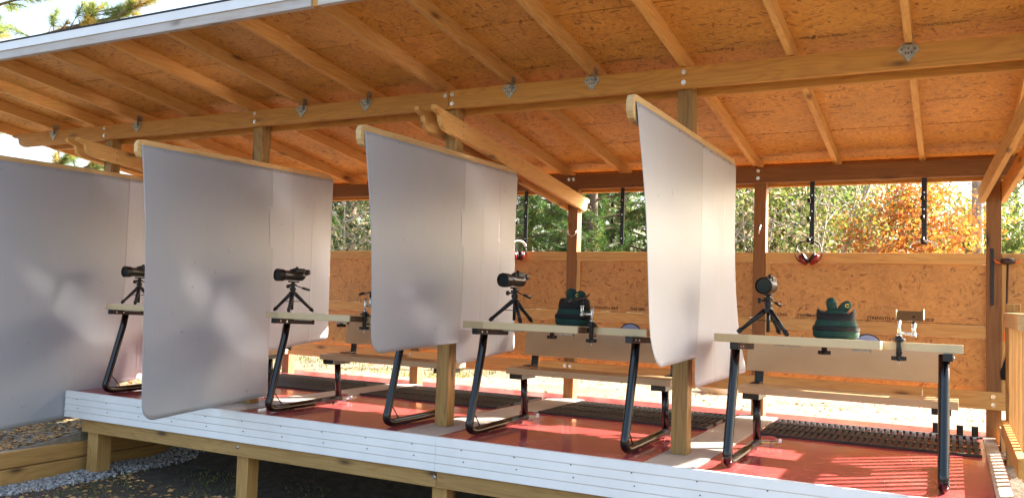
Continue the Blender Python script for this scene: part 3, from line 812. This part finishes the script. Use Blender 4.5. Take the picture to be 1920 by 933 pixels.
make_mat(-1.62, -.12, 1.15, 2.10, 'slotted black mat left of the middle post with a pale seam across it')
make_mat(-3.45, -2.0, 1.12, 2.08, 'slotted black mat at the far left behind the tall divider')

# clear jars beside rear bench feet
def glass_mat():
    m, t, b = nodes('clear_glass'); b.inputs['Transmission Weight'].default_value = 1; b.inputs['Roughness'].default_value = .05; b.inputs['IOR'].default_value = 1.3
    b.inputs['Base Color'].default_value = (.93, .95, .93, 1); return m
M_CLEAR = glass_mat()
for i, (x, y, lb) in enumerate(((.37, .80, 'clear bottle lying by the rear foot of the bench right of the middle post'), (1.60, .78, 'clear bottle lying beside the rightmost divider near a bench foot'), (-1.47, .72, 'clear bottle lying by the rear foot of the second bench'), (2.27, .80, 'clear bottle lying by the left rear foot of the right-end bench'))):
    E = empty('clear_bottle', (x, y, .033), R(20), lb, 'bottle', 'clear bottles lying by bench feet')
    part(MB().tube([(-.075, 0, 0), (-.07, 0, 0), (.03, 0, 0), (.05, 0, 0), (.07, 0, 0)], [.024, .031, .031, .020, .014], 16), 'bottle_body', M_CLEAR, E)
    part(MB().cyl((.068, 0, 0), (.085, 0, 0), .016, 14), 'cap', M_METALW, E)
# black socket stands on the deck
for i, (x, y, lb) in enumerate(((3.30, 2.27, 'black square peg stand behind the right-end mat, left of the bench leg'), (3.47, 2.24, 'black square peg stand in the middle of the three at the mat edge'), (3.575, 2.235, 'rightmost black square peg stand near the last rear post'))):
    E = empty('peg_stand', (x, y, 0), 0, lb, 'stand', 'black peg stands on the deck edge')
    part(MB().box((-.024, -.02, .008), (.024, .02, .085)), 'peg', M_BLACK, E, bevel=.003)
    part(MB().box((-.04, -.035, .001), (.05, .035, .009)), 'base_flange', M_BLACK, E, bevel=.002)

# ------------------------------------------------------------------ hook bars and ear muffs in the back openings
def hookbar(x, z1, label, side):
    E = empty('hook_bar', (x, 2.27, 2.07), 0, label, 'hook bar', 'black hook bars hanging under the rear beam')
    part(MB().box((-.020, .0, z1-2.07), (.020, .006, .05)), 'bar', M_BLACK, E, bevel=.001)
    for dz in (1.90, 1.74, z1+.035):
        z = dz-2.07
        if z+2.07 < z1: continue
        hk = part(MB().tube([(0, -.002, z-.02), (side*.075, -.05, z-.015)], .0025, 6), 'hook', M_CHROME, E)
        part(MB().tube([(side*.078, -.052, z-.02), (side*.082, -.054, z+.015)], [.017, .015], 12), 'hook_tip', M_BLACK, hk)
    for dz in (1.95, 1.81, 1.58): part(MB().cyl((.0, -.001, dz-2.07), (.0, -.004, dz-2.07), .006, 8), 'bolt', M_CHROME, E)
hookbar(2.332, 1.52, 'grey-black hook bar holding open red ear muffs, left of the orange tree', -.25)
hookbar(3.209, 1.52, 'black hook bar in front of the orange tree', -.15)
hookbar(-.457, 1.535, 'black hook bar with a round red ear muff, left of the middle rear post', -1)
hookbar(.585, 1.52, 'black hook bar with empty hooks beside the rightmost divider', -1)
def muffs(loc, rz, label, open_, s=1.0):
    E = empty('ear_muffs', loc, rz, label, 'ear muffs', 'ear muffs hung on the hook bars')
    arc = [(.078*math.cos(math.pi*k/16)*(1+.1*math.sin(math.pi*k/16)), 0, -.02+.045*math.sin(math.pi*k/16)) for k in range(17)]
    mb = MB()
    for a, b in zip(arc[:-1], arc[1:]):
        a, b = Vector(a), Vector(b); mb.add([a+Vector((0, -.016, 0)), a+Vector((0, .016, 0)), b+Vector((0, .016, 0)), b+Vector((0, -.016, 0))], [(0, 1, 2, 3)], True)
    part(mb, 'headband', M_ALU if open_ == 2 else M_BLACK, E, solid=.008)
    for sx in (-1, 1):
        wv = [(sx*.078, 0, -.02), (sx*.092, 0, -.06), (sx*.080, 0, -.10), (sx*.050, 0, -.128)]
        part(MB().tube(wv, .0038, 6), 'wire_arm', M_BLACK, E)
        T = Matrix.Translation((sx*.038, 0, -.105)) @ Matrix.Rotation(sx*R(35 if open_ == 1 else 15), 4, 'Y')
        cup = loft([[(x_+z_*0, y_, z_) for x_, y_, z_ in superring(.012, .030, 0, 20, 2)]])if False else None
        rings = []
        for dx_, rr_ in ((-.016*sx, .030), (0.0, .040), (.012*sx, .038), (.020*sx, .024), (.022*sx, .004)):
            rings.append([(dx_, rr_*math.cos(2*math.pi*k/20), rr_*1.15*math.sin(2*math.pi*k/20)) for k in range(20)])
        c = loft(rings); c.v = [tuple(T @ Vector(p)) for p in c.v]; cu = part(c, 'ear_cup', M_RED, E)
        ring = MB().tube([(-.018*sx, .028*math.cos(2*math.pi*k/18), .034*math.sin(2*math.pi*k/18)) for k in range(19)], .010, 8, False)
        ring.v = [tuple(T @ Vector(p)) for p in ring.v]; part(ring, 'cushion', M_BLACK, cu)
    E.scale = (s, s, s)
    return E
muffs((2.315, 2.215, 1.515), 0, 'open red ear muffs with black cushions hanging left of the orange tree', 1, 1.22)
muffs((-.505, 2.205, 1.525), R(60), 'red ear muffs with silver headband beside the middle divider', 2, 1.15)
E_ = muffs((3.205, 2.225, 1.515), 0, 'folded ear muffs showing only a silver headband before the orange tree', 2, 1.3)
for ch in list(E_.children):
    if ch.name.split('.')[0] in ('ear_cup', 'wire_arm'):
        for g in list(ch.children): bpy.data.objects.remove(g)
        bpy.data.objects.remove(ch)

# black bar on last rear post, rod tool, dark pouch
tag(MB().box((3.682, 2.286, 1.04), (3.706, 2.2985, 1.49)).build('wall_strip', M_BLACK, bevel=.002), 'long black strip fixed upright on the last rear post', 'strip')
E = empty('long_handled_tool', (3.80, 2.27, .93), 0, 'long dark rod with an oval head and orange prongs leaning by the back wall', 'tool')
part(MB().tube([(-.01, 0, -.12), (-.008, 0, .02), (0, 0, .44)], .008, 8), 'rod', plain('dark_bronze', (.06, .03, .02), .4), E)
hd_ = loft([superring(.005, .003, 0, 20, 2), superring(.050, .025, .010, 20, 2), superring(.055, .03, .028, 20, 2), superring(.040, .02, .050, 20, 2), superring(.006, .004, .056, 20, 2)])
hd_.v = [(a, b, c+.43) for a, b, c in hd_.v]; part(hd_, 'oval_head', plain('dark_bronze_head', (.05, .025, .018), .4), E)
for s_ in (-1, 1): part(MB().tube([(s_*.04, 0, .445), (s_*.075, 0, .448), (s_*.095, 0, .475)], [.008, .006, .003], 8), 'prong', M_ORANGE, E)
part(MB().box((-.03, -.01, -.17), (.0, .01, -.09)), 'orange_grip', M_ORANGE, E, bevel=.003)
tag(loft([superring(.045, .02, .0, 20, 2.5, 3.80, 2.30), superring(.05, .022, .06, 20, 2.5, 3.80, 2.30), superring(.03, .018, .16, 20, 2.5, 3.81, 2.30), superring(.012, .01, .22, 20, 2.5, 3.815, 2.30)]).build('dark_pouch', M_BAGBLACK), 'dark tapered pouch hanging low on the back wall beside the railing', 'pouch')
bpy.data.objects['dark_pouch'].location.z = .46

# ------------------------------------------------------------------ railing at the right end
E = empty('railing', (0, 0, 0), 0, 'pale wooden railing with close upright balusters at the right end', 'railing')
RXX = 3.745
board((RXX, .13, .885), (RXX+.085, 1.75, .985), W['paley'], 'top_rail', E)
board((RXX-.012, -.09, .105), (RXX+.030, 1.78, .205), W['beamy'], 'bottom_rail', E)
y = .30
while y < 1.70:
    board((RXX+.034, y, .02), (RXX+.072, y+.038, .884), W['palez'], 'baluster', E, bevel=.002); y += .125
board((RXX+.02, 1.76, -.3), (RXX+.11, 1.85, 1.05), W['postz'], 'newel_post', E)
board((RXX-.002, 2.0, -.25), (RXX+.04, 2.26, .10), W['palez'], 'stair_stringer', E)

# ------------------------------------------------------------------ retaining timbers, gravel, rocks
E = empty('retaining_timbers', (-3.6, 0, -.7), 0, 'two stacked landscape timbers running back past the corner deck post', 'timber edging')
board((-3.69, -1.9, -.586), (-3.60, 2.3, -.448), W['groundy'], 'timber', E, bevel=.012)
board((-3.69, -1.06, -.735), (-3.598, 2.3, -.592), W['groundy'], 'timber', E, bevel=.012)
mb = MB()
for k in range(4200):
    t = rng.random(); x = -3.57 + rng.random()**1.4*.42; yy = -1.9 + 3.7*t
    if x > -3.2 and rng.random() < .35: continue
    s = .008 + .014*rng.random(); z = hgt(x, yy) + s*.3
    a = rng.random(3)*6.28
    Rm = Matrix.Rotation(a[0], 3, 'X') @ Matrix.Rotation(a[1], 3, 'Z')
    vv = [Vector(p) for p in ((1,0,0),(-1,0,0),(0,1,0),(0,-1,0),(0,0,.75),(0,0,-.75))]
    vv = [Vector((x, yy, z)) + Rm @ (p*s*(.75+.5*rng.random())) for p in vv]
    mb.add(vv, [(0,2,4),(2,1,4),(1,3,4),(3,0,4),(2,0,5),(1,2,5),(3,1,5),(0,3,5)])
def gravel_mat():
    m, t, b = nodes('mixed_gravel')
    vo = N(t, 'ShaderNodeTexVoronoi'); vo.inputs['Scale'].default_value = 45; t.links.new(coords(t, rand=False), vo.inputs['Vector'])
    sx = N(t, 'ShaderNodeSeparateColor'); t.links.new(vo.outputs['Color'], sx.inputs[0])
    t.links.new(ramp(t, sx.outputs[0], [(0, (.12, .12, .115)), (.5, (.28, .28, .27)), (.85, (.48, .47, .45)), (1, (.36, .30, .24))]), b.inputs['Base Color'])
    b.inputs['Roughness'].default_value = .8; return m
tag(mb.build('gravel', gravel_mat()), 'strip of grey gravel at the foot of the timbers', kind='stuff')
def rock(x, y, z, s, lb, seed, mat=M_CONC):
    import bmesh
    bm = bmesh.new(); bmesh.ops.create_icosphere(bm, subdivisions=3, radius=1)
    r = random.Random(seed); ph = [r.random()*6 for _ in range(6)]
    for v in bm.verts:
        n = v.co.normalized(); d = 1 + .16*math.sin(n.x*3+ph[0])*math.cos(n.y*3.3+ph[1]) + .10*math.sin(n.z*5+ph[2]+n.x*4) + .05*math.sin(n.y*11+ph[3])
        v.co = Vector((n.x*s[0], n.y*s[1], n.z*s[2]))*d
    me = bpy.data.meshes.new('rock'); bm.to_mesh(me); bm.free(); me.materials.append(mat)
    for p in me.polygons: p.use_smooth = True
    o = bpy.data.objects.new('rock', me); col.objects.link(o); o.location = (x, y, z); tag(o, lb, 'rock', 'pale rocks behind the shelter')
rock(1.02, 4.55, 0.0, (.22, .17, .13), 'pale rounded rock on the ground right of the fourth front post foot', 3)
rock(.62, 5.0, 0.0, (.16, .14, .10), 'smaller grey rock left of the pale rounded rock', 5)
rock(-1.6, 6.6, .0, (.3, .2, .10), 'low tan rock seen under the seat right of the middle post', 8)

# ------------------------------------------------------------------ vegetation
def blades(name, n, xr, yr, hh, mat, label, dens=None):
    v = []; f = []
    for _ in range(n):
        x = xr[0]+(xr[1]-xr[0])*rng.random(); y = yr[0]+(yr[1]-yr[0])*rng.random()
        if dens and rng.random() > dens(x, y): continue
        h = hh*(.4+rng.random()); a = rng.random()*6.28; z = hgt(x, y)-.005; w_ = .005+.004*rng.random()
        dx_, dy_ = math.cos(a), math.sin(a); l = (rng.random()-.2)*h
        o = len(v); v += [(x-dx_*w_, y-dy_*w_, z), (x+dx_*w_, y+dy_*w_, z), (x-dy_*l, y+dx_*l, z+h)]; f.append((o, o+1, o+2))
    return tag(MB().add(v, f).build(name, mat), label, kind='stuff')
def patch(x, y): return .5+.5*math.sin(x*1.3+1)*math.cos(y*.9+.5)
blades('grass', 26000, (-9, -2.0), (3.4, 9.5), .055, M_GRASS, 'short yellow-green grass behind the left bays', patch)
blades('dry_grass', 4500, (-2, 6), (3.6, 11), .04, plain('dry_grass_blades', (.34, .26, .13), .9), 'sparse dry grass on the sunlit ground behind the shelter', lambda x, y: .25+.5*max(0, math.sin(x*2+y*3)))
blades('weeds', 3000, (-3.2, -1.2), (-1.4, .4), .025, M_GRASS, 'small green weeds on the dark soil before the deck', lambda x, y: .5+.5*math.sin(x*5+y*4))
# leaf litter
v = []; f = []
for _ in range(15000):
    if rng.random() < .72: x, y = -3.72-3.2*rng.random()**1.3, -1.6+4.5*rng.random()
    elif rng.random() < .4: x, y = -3.2+6*rng.random(), -1.6+1.4*rng.random()
    else: x, y = -4+9*rng.random(), 2.9+6*rng.random()
    s = .012+.018*rng.random(); a = rng.random()*6.28; z = hgt(x, y)+.004+.008*rng.random(); o = len(v)
    ca, sa = math.cos(a)*s, math.sin(a)*s; t1, t2 = (rng.random(2)-.5)*s
    v += [(x-ca, y-sa, z), (x+sa*.6, y-ca*.6, z+t1), (x+ca, y+sa, z), (x-sa*.6, y+ca*.6, z+t2)]; f.append((o, o+1, o+2, o+3))
tag(MB().add(v, f).build('fallen_leaves', plain('fallen_leaf', (.44, .25, .09), .8, 0, .5, 5, rand=False)), 'scattered brown fallen leaves on the ground', kind='stuff')

def arr(name, V, F, mats, midx, parent):
    me = bpy.data.meshes.new(name)
    me.vertices.add(len(V)); me.vertices.foreach_set('co', V.astype(np.float32).ravel())
    k = F.shape[1]; me.loops.add(F.size); me.loops.foreach_set('vertex_index', F.astype(np.int32).ravel())
    me.polygons.add(len(F)); me.polygons.foreach_set('loop_start', np.arange(0, F.size, k, dtype=np.int32)); me.polygons.foreach_set('loop_total', np.full(len(F), k, np.int32))
    for m in mats: me.materials.append(m)
    if midx is not None: me.polygons.foreach_set('material_index', midx.astype(np.int32))
    me.update(calc_edges=True); me.validate()
    o = bpy.data.objects.new(name, me); col.objects.link(o); o.parent = parent; return o
def unit(n):
    a = rng.normal(size=(n, 3)); return a/np.linalg.norm(a, axis=1)[:, None]
def leaves(centers, per, spread, size):
    n = len(centers)*per
    C = np.repeat(centers, per, 0) + rng.normal(size=(n, 3))*spread
    u = unit(n); w_ = np.cross(u, unit(n)); w_ /= np.linalg.norm(w_, axis=1)[:, None]+1e-9
    s = size*(.6+.8*rng.random(n))[:, None]
    V = np.stack([C-u*s, C+w_*s*.5, C+u*s, C-w_*s*.5], 1).reshape(-1, 3)
    return V, np.arange(4*n).reshape(n, 4)
def needles(tips, dirs, per, L, wd):
    n = len(tips)*per
    B = np.repeat(tips, per, 0); D = np.repeat(dirs, per, 0)
    B = B - D*(rng.random(n)[:, None]*L*1.6)
    u = D*.75 + unit(n)*.75; u /= np.linalg.norm(u, axis=1)[:, None]
    w_ = np.cross(u, unit(n)); w_ /= np.linalg.norm(w_, axis=1)[:, None]+1e-9
    l = L*(.7+.5*rng.random(n))[:, None]
    V = np.stack([B-w_*wd, B+w_*wd, B+u*l+np.array([0, 0, -.12])*l], 1).reshape(-1, 3)
    return V, np.arange(3*n).reshape(n, 3)
def trunk_mb(path, r): return MB().tube(path, r, 8)
def pine(h, spread, z0, nbr, ntw, per, seed, L=.17, wd=.006, mat=None):
    global rng
    rng = np.random.default_rng(seed); rs = random.Random(seed)
    E = empty('pine_tree', (0, 0, 0), 0, 'x', 'pine tree')
    mb = MB().tube([(0, 0, -.4), (rs.uniform(-.05, .05), 0, h*.4), (rs.uniform(-.1, .1), rs.uniform(-.1, .1), h)], [h*.016+.03, h*.011+.02, .015], 8)
    tips = []; dirs = []
    for i in range(nbr):
        t = (i+rs.random())/nbr; z = z0+(h-z0)*t; a = rs.random()*6.28; l = spread*(1-t)**.7*rs.uniform(.6, 1.1)+.25
        d = Vector((math.cos(a), math.sin(a), rs.uniform(.05, .35)))
        p0 = Vector((0, 0, z)); p1 = p0+d*l*.55; p2 = p0+d*l+Vector((0, 0, .12*l))
        mb.tube([p0, p1, p2], [.018+.008*l, .012, .005], 5, False)
        for k in range(ntw):
            s = .25+.75*(k+.5)/ntw; q = (p0.lerp(p1, s*2) if s < .5 else p1.lerp(p2, s*2-1))
            dd = Vector((d.x+rs.uniform(-1.1, 1.1), d.y+rs.uniform(-1.1, 1.1), rs.uniform(-.1, .9))).normalized()
            ll = rs.uniform(.12, .42); e = q+dd*ll
            mb.tube([q, e], [.006, .003], 3, False); tips.append(tuple(e)); dirs.append(tuple(dd))
    part(mb, 'trunk', M_BARK, E)
    V, F = needles(np.array(tips), np.array(dirs), per, L, wd)
    mi = (np.repeat(rng.random(len(tips)) < .22, per)).astype(int)
    arr('crown', V, F, [M_NEEDLE, M_NEEDLE2], mi, E)
    return E
def broad(kind, name, h, rx, rz_c, zc, ncl, per, size, mats, seed, label, spread=.16, trunkmat=M_BARK, stems=1, wts=.2, cat='tree'):
    global rng
    rng = np.random.default_rng(seed); rs = random.Random(seed)
    E = empty(name, (0, 0, 0), 0, label, cat)
    mb = MB(); cl = []
    for s in range(stems):
        a = rs.random()*6.28; o = Vector((math.cos(a), math.sin(a), 0))*(.12*stems if stems > 1 else 0)
        top = Vector((o.x*4, o.y*4, h*.8))
        mb.tube([o+Vector((0, 0, -.3)), o.lerp(top, .5)+Vector((rs.uniform(-.1, .1), rs.uniform(-.1, .1), 0)), top], [.02+.011*h/stems**.5, .014+.006*h/stems**.5, .01], 7, False)
        nb = 26//stems+4
        for i in range(nb):
            t = .25+.7*rs.random(); p = o.lerp(top, t); a = rs.random()*6.28
            e = p+Vector((math.cos(a)*rx*rs.uniform(.4, .95), math.sin(a)*rx*rs.uniform(.4, .95), rs.uniform(.1, .6)*rx))
            mb.tube([p, p.lerp(e, .5)+Vector((0, 0, .08)), e], [.018, .012, .005], 5, False)
            for _ in range(4):
                q = p.lerp(e, rs.uniform(.4, 1)); e2 = q+Vector((rs.uniform(-1, 1), rs.uniform(-1, 1), rs.uniform(-.2, 1)))*.4
                mb.tube([q, e2], [.007, .003], 3, False); cl.append(tuple(e2))
    while len(cl) < ncl:
        u = rng.normal(size=3); u /= np.linalg.norm(u); r = rng.random()**.45
        x_, y_, z_ = u*r; z = zc+z_*rz_c
        wob = 1+.25*math.sin(u[0]*5+seed)+.2*math.sin(u[2]*7+seed*2)
        cl.append((x_*rx*wob, y_*rx*wob, max(.1, z)))
    part(mb, 'trunk', trunkmat, E)
    V, F = leaves(np.array(cl), per, spread, size)
    arr('crown', V, F, mats, (np.repeat(rng.random(len(cl)) < wts, per)).astype(int) if len(mats) > 1 else None, E)
    return E

# camera-relative bearings are only used to choose where each tree stands on the ground
def at(px, dist):
    d = fwd*1.0 + rt2*((px-960)/FPX); d.z = 0; d.normalize()
    p = Vector((3.43, -5.39, 0)) + d*dist; return p
GP = 'pines standing behind the shelter'
pines = [pine(9.5, 2.1, .8, 76, 16, 50, 11, wd=.007), pine(8.0, 1.9, .5, 70, 16, 50, 12, wd=.007), pine(11.0, 2.3, 1.4, 80, 16, 50, 13, wd=.007)]
pl = [(655, 21, 0, 'bright young pine seen between the second and middle dividers'),
      (690, 25, 2, 'darker pine at the left side of the middle divider'),
      (600, 27, 1, 'pine mostly hidden by the second divider'),
      (760, 24, 1, 'pine hidden behind the middle divider'),
      (985, 17, 0, 'green pine behind the hook bar left of the middle rear post'),
      (1040, 20, 2, 'pine directly behind the middle rear post'),
      (1110, 16.5, 1, 'bright green pine right of the middle rear post'),
      (1165, 21, 0, 'pine behind the hook bar with empty hooks'),
      (1230, 19, 2, 'pine hidden behind the rightmost divider'),
      (1395, 22, 0, 'dark pine just left of the fourth rear post'),
      (1330, 26, 1, 'far pine behind the rightmost divider'),
      (880, 26, 2, 'far pine behind the middle divider rear sheet'),
      (1070, 27, 0, 'far pine between the two nearest pines'),
      (1500, 33, 2, 'distant pine above the pale bushes'),
      (1905, 30, 1, 'dark pine at the right picture edge beyond the railing')]
used = set()
for px, dist, k, lb in pl:
    p = at(px, dist); o = pines[k] if k not in used else copy_tree(pines[k]); used.add(k)
    o.location = (p.x, p.y, hgt(p.x, p.y)); o.rotation_euler = (0, 0, px*.37); o['label'] = lb; o['group'] = GP
    s = .9+.2*((px*13) % 10)/10; o.scale = (s, s, s)
def spot(o, px, dist, lb, g, s=1.0):
    p = at(px, dist); o.location = (p.x, p.y, hgt(p.x, p.y)); o.rotation_euler = (0, 0, px*.61); o.scale = (s, s, s); o['label'] = lb; o['group'] = g
    return o
bush = broad('b', 'leafy_bush', 4.6, 1.9, 2.2, 2.2, 420, 26, .055, [M_LEAFG, M_LEAFY], 21, 'x', .2, M_TWIG, 3, .3, 'bush')
dry = broad('b', 'dry_bush', 5.0, 1.9, 2.3, 2.5, 260, 16, .045, [M_LEAFD, M_LEAFG], 22, 'x', .22, M_PALEBARK, 4, .35, 'bush')
GB_ = 'bushes along the wood edge behind the shelter'
spot(bush, 1530, 19, 'yellow-green leafy bush left of the orange tree', GB_)
spot(copy_tree(bush), 1480, 20, 'green leafy bush right of the fourth rear post', GB_, 1.05)
spot(copy_tree(bush), 1290, 23, 'leafy bush hidden behind the rightmost divider', GB_, .9)
spot(copy_tree(bush), 1850, 23, 'yellow-green bush behind the last rear post', GB_, .82)
spot(copy_tree(bush), 1600, 27, 'leafy bush standing behind the orange tree, left side', GB_, 1.0)
spot(copy_tree(bush), 1910, 22, 'yellow-green bush at the right picture edge beyond the railing', GB_, .85)
spot(dry, 1465, 15.5, 'pale bare-branched bush just right of the fourth rear post', GB_, .9)
spot(copy_tree(dry), 640, 17, 'pale dry bush seen left of the middle divider', GB_, .75)
spot(copy_tree(dry), 1530, 22, 'pale twiggy bush behind the hook bar with open muffs', GB_, 1.15)
spot(copy_tree(dry), 1780, 23, 'sparse twiggy bush right of the orange tree', GB_, .8)
spot(copy_tree(dry), 1420, 17, 'dry bush low beside the dark pine', GB_, .7)
orange = broad('t', 'orange_tree', 5.4, 1.75, 2.3, 2.9, 420, 30, .06, [M_LEAFO, M_LEAFY], 31, 'x', .20, M_BARK, 1, .25)
spot(orange, 1712, 15.0, 'orange autumn tree behind the right-hand back opening', 'autumn tree', .62)
del orange['group']
E = empty('bare_trunk_tree', tuple(at(1830, 16)), 0, 'slim pale bare tree trunk beside the last rear post', 'tree')
part(MB().tube([(0, 0, -.3), (.03, 0, 2), (.0, .02, 5), (.1, 0, 9)], [.10, .085, .075, .03], 8), 'trunk', M_PALEBARK, E)
mb = MB()
for k in range(16):
    a = k*2.4; z = 3.5+k*.33; mb.tube([(0, 0, z), (math.cos(a)*.5, math.sin(a)*.5, z+.25), (math.cos(a)*1.0, math.sin(a)*1.0, z+.4)], [.02, .012, .004], 5, False)
part(mb, 'limbs', M_PALEBARK, E)

# near pine at the far left: limbs reach over the roof corner
def limb_pine(base, limbs, label, seed, L, wd, per=150):
    global rng
    rng = np.random.default_rng(seed); rs = random.Random(seed)
    E = empty('pine_tree', (0, 0, 0), 0, label, 'pine tree')
    bx, by = base; h = 9
    mb = MB().tube([(bx, by, -.5), (bx+.1, by, 4), (bx, by+.1, h)], [.17, .13, .03], 10); tips = []; dirs = []
    for pts in limbs:
        P = [Vector(p) for p in pts]; start = Vector((bx, by, P[0].z-.6))
        mb.tube([start]+P, [.045]+[.03-.018*i/len(P) for i in range(len(P))], 6, False)
        for i in range(1, len(P)):
            for k in range(5):
                q = P[i-1].lerp(P[i], (k+.5)/5); d = (P[i]-P[i-1]).normalized()
                dd = (d*.6+Vector((rs.uniform(-1, 1), rs.uniform(-1, 1), rs.uniform(-.2, 1)))).normalized(); l = rs.uniform(.15, .45); e = q+dd*l
                mb.tube([q, e], [.008, .004], 4, False); tips.append(tuple(e)); dirs.append(tuple(dd))
        tips.append(tuple(P[-1])); dirs.append(tuple((P[-1]-P[-2]).normalized()))
    part(mb, 'trunk', M_BARK, E)
    V, F = needles(np.array(tips), np.array(dirs), per, L, wd)
    arr('crown', V, F, [M_NEEDLE3, M_NEEDLE4], (np.repeat(rng.random(len(tips)) < .4, per)).astype(int), E)
def ray(px, py, dist):
    d = (fwd + rt2*((px-960)/FPX) - up2*((py-466.5)/FPX)); return tuple(Vector((3.4313, -5.3894, .9957)) + d*dist)
limb_pine(tuple(Vector(ray(-330, 300, 15))[:2]), [
    [ray(-120, 40, 13), ray(-40, 20, 13), ray(30, 0, 13), ray(95, -5, 13)],
    [ray(-120, 90, 13.5), ray(-50, 70, 13.5), ray(5, 60, 13.5)],
    [ray(60, 75, 13), ray(120, 55, 12.5), ray(160, 45, 12.5), ray(185, 15, 12.5)],
    [ray(160, 45, 12.5), ray(210, 35, 12.5), ray(240, 20, 12.5), ray(275, 5, 12.5)],
    [ray(-120, 300, 14), ray(-40, 262, 14), ray(15, 240, 14)],
    [ray(40, 330, 14), ray(90, 318, 14), ray(120, 300, 14), ray(135, 285, 14)],
    [ray(120, 330, 14), ray(165, 312, 14), ray(190, 295, 14)]],
    'near pine with yellowing needle tufts reaching over the roof corner at the upper left', 41, .17, .0036, 170)
# hazy far wood closing the horizon
v = []; f = []
rng = np.random.default_rng(5)
cs = []
for px in np.arange(560, 1960, 16):
    for k in range(7):
        p = at(px+rng.normal()*10, 36+rng.random()*8); top = 5.2+2.5*math.sin(px*.013)+1.2*math.sin(px*.05)
        if px > 1730: top *= .34
        cs.append((p.x, p.y, rng.random()*top))
V, F = leaves(np.array(cs), 60, .55, .10)
o = arr('far_wood', V, F, [M_LEAFG, M_LEAFD], (np.repeat(rng.random(len(cs)) < .35, 60)).astype(int), None)
tag(o, 'far mass of mixed trees closing off the view behind the pines', kind='stuff')
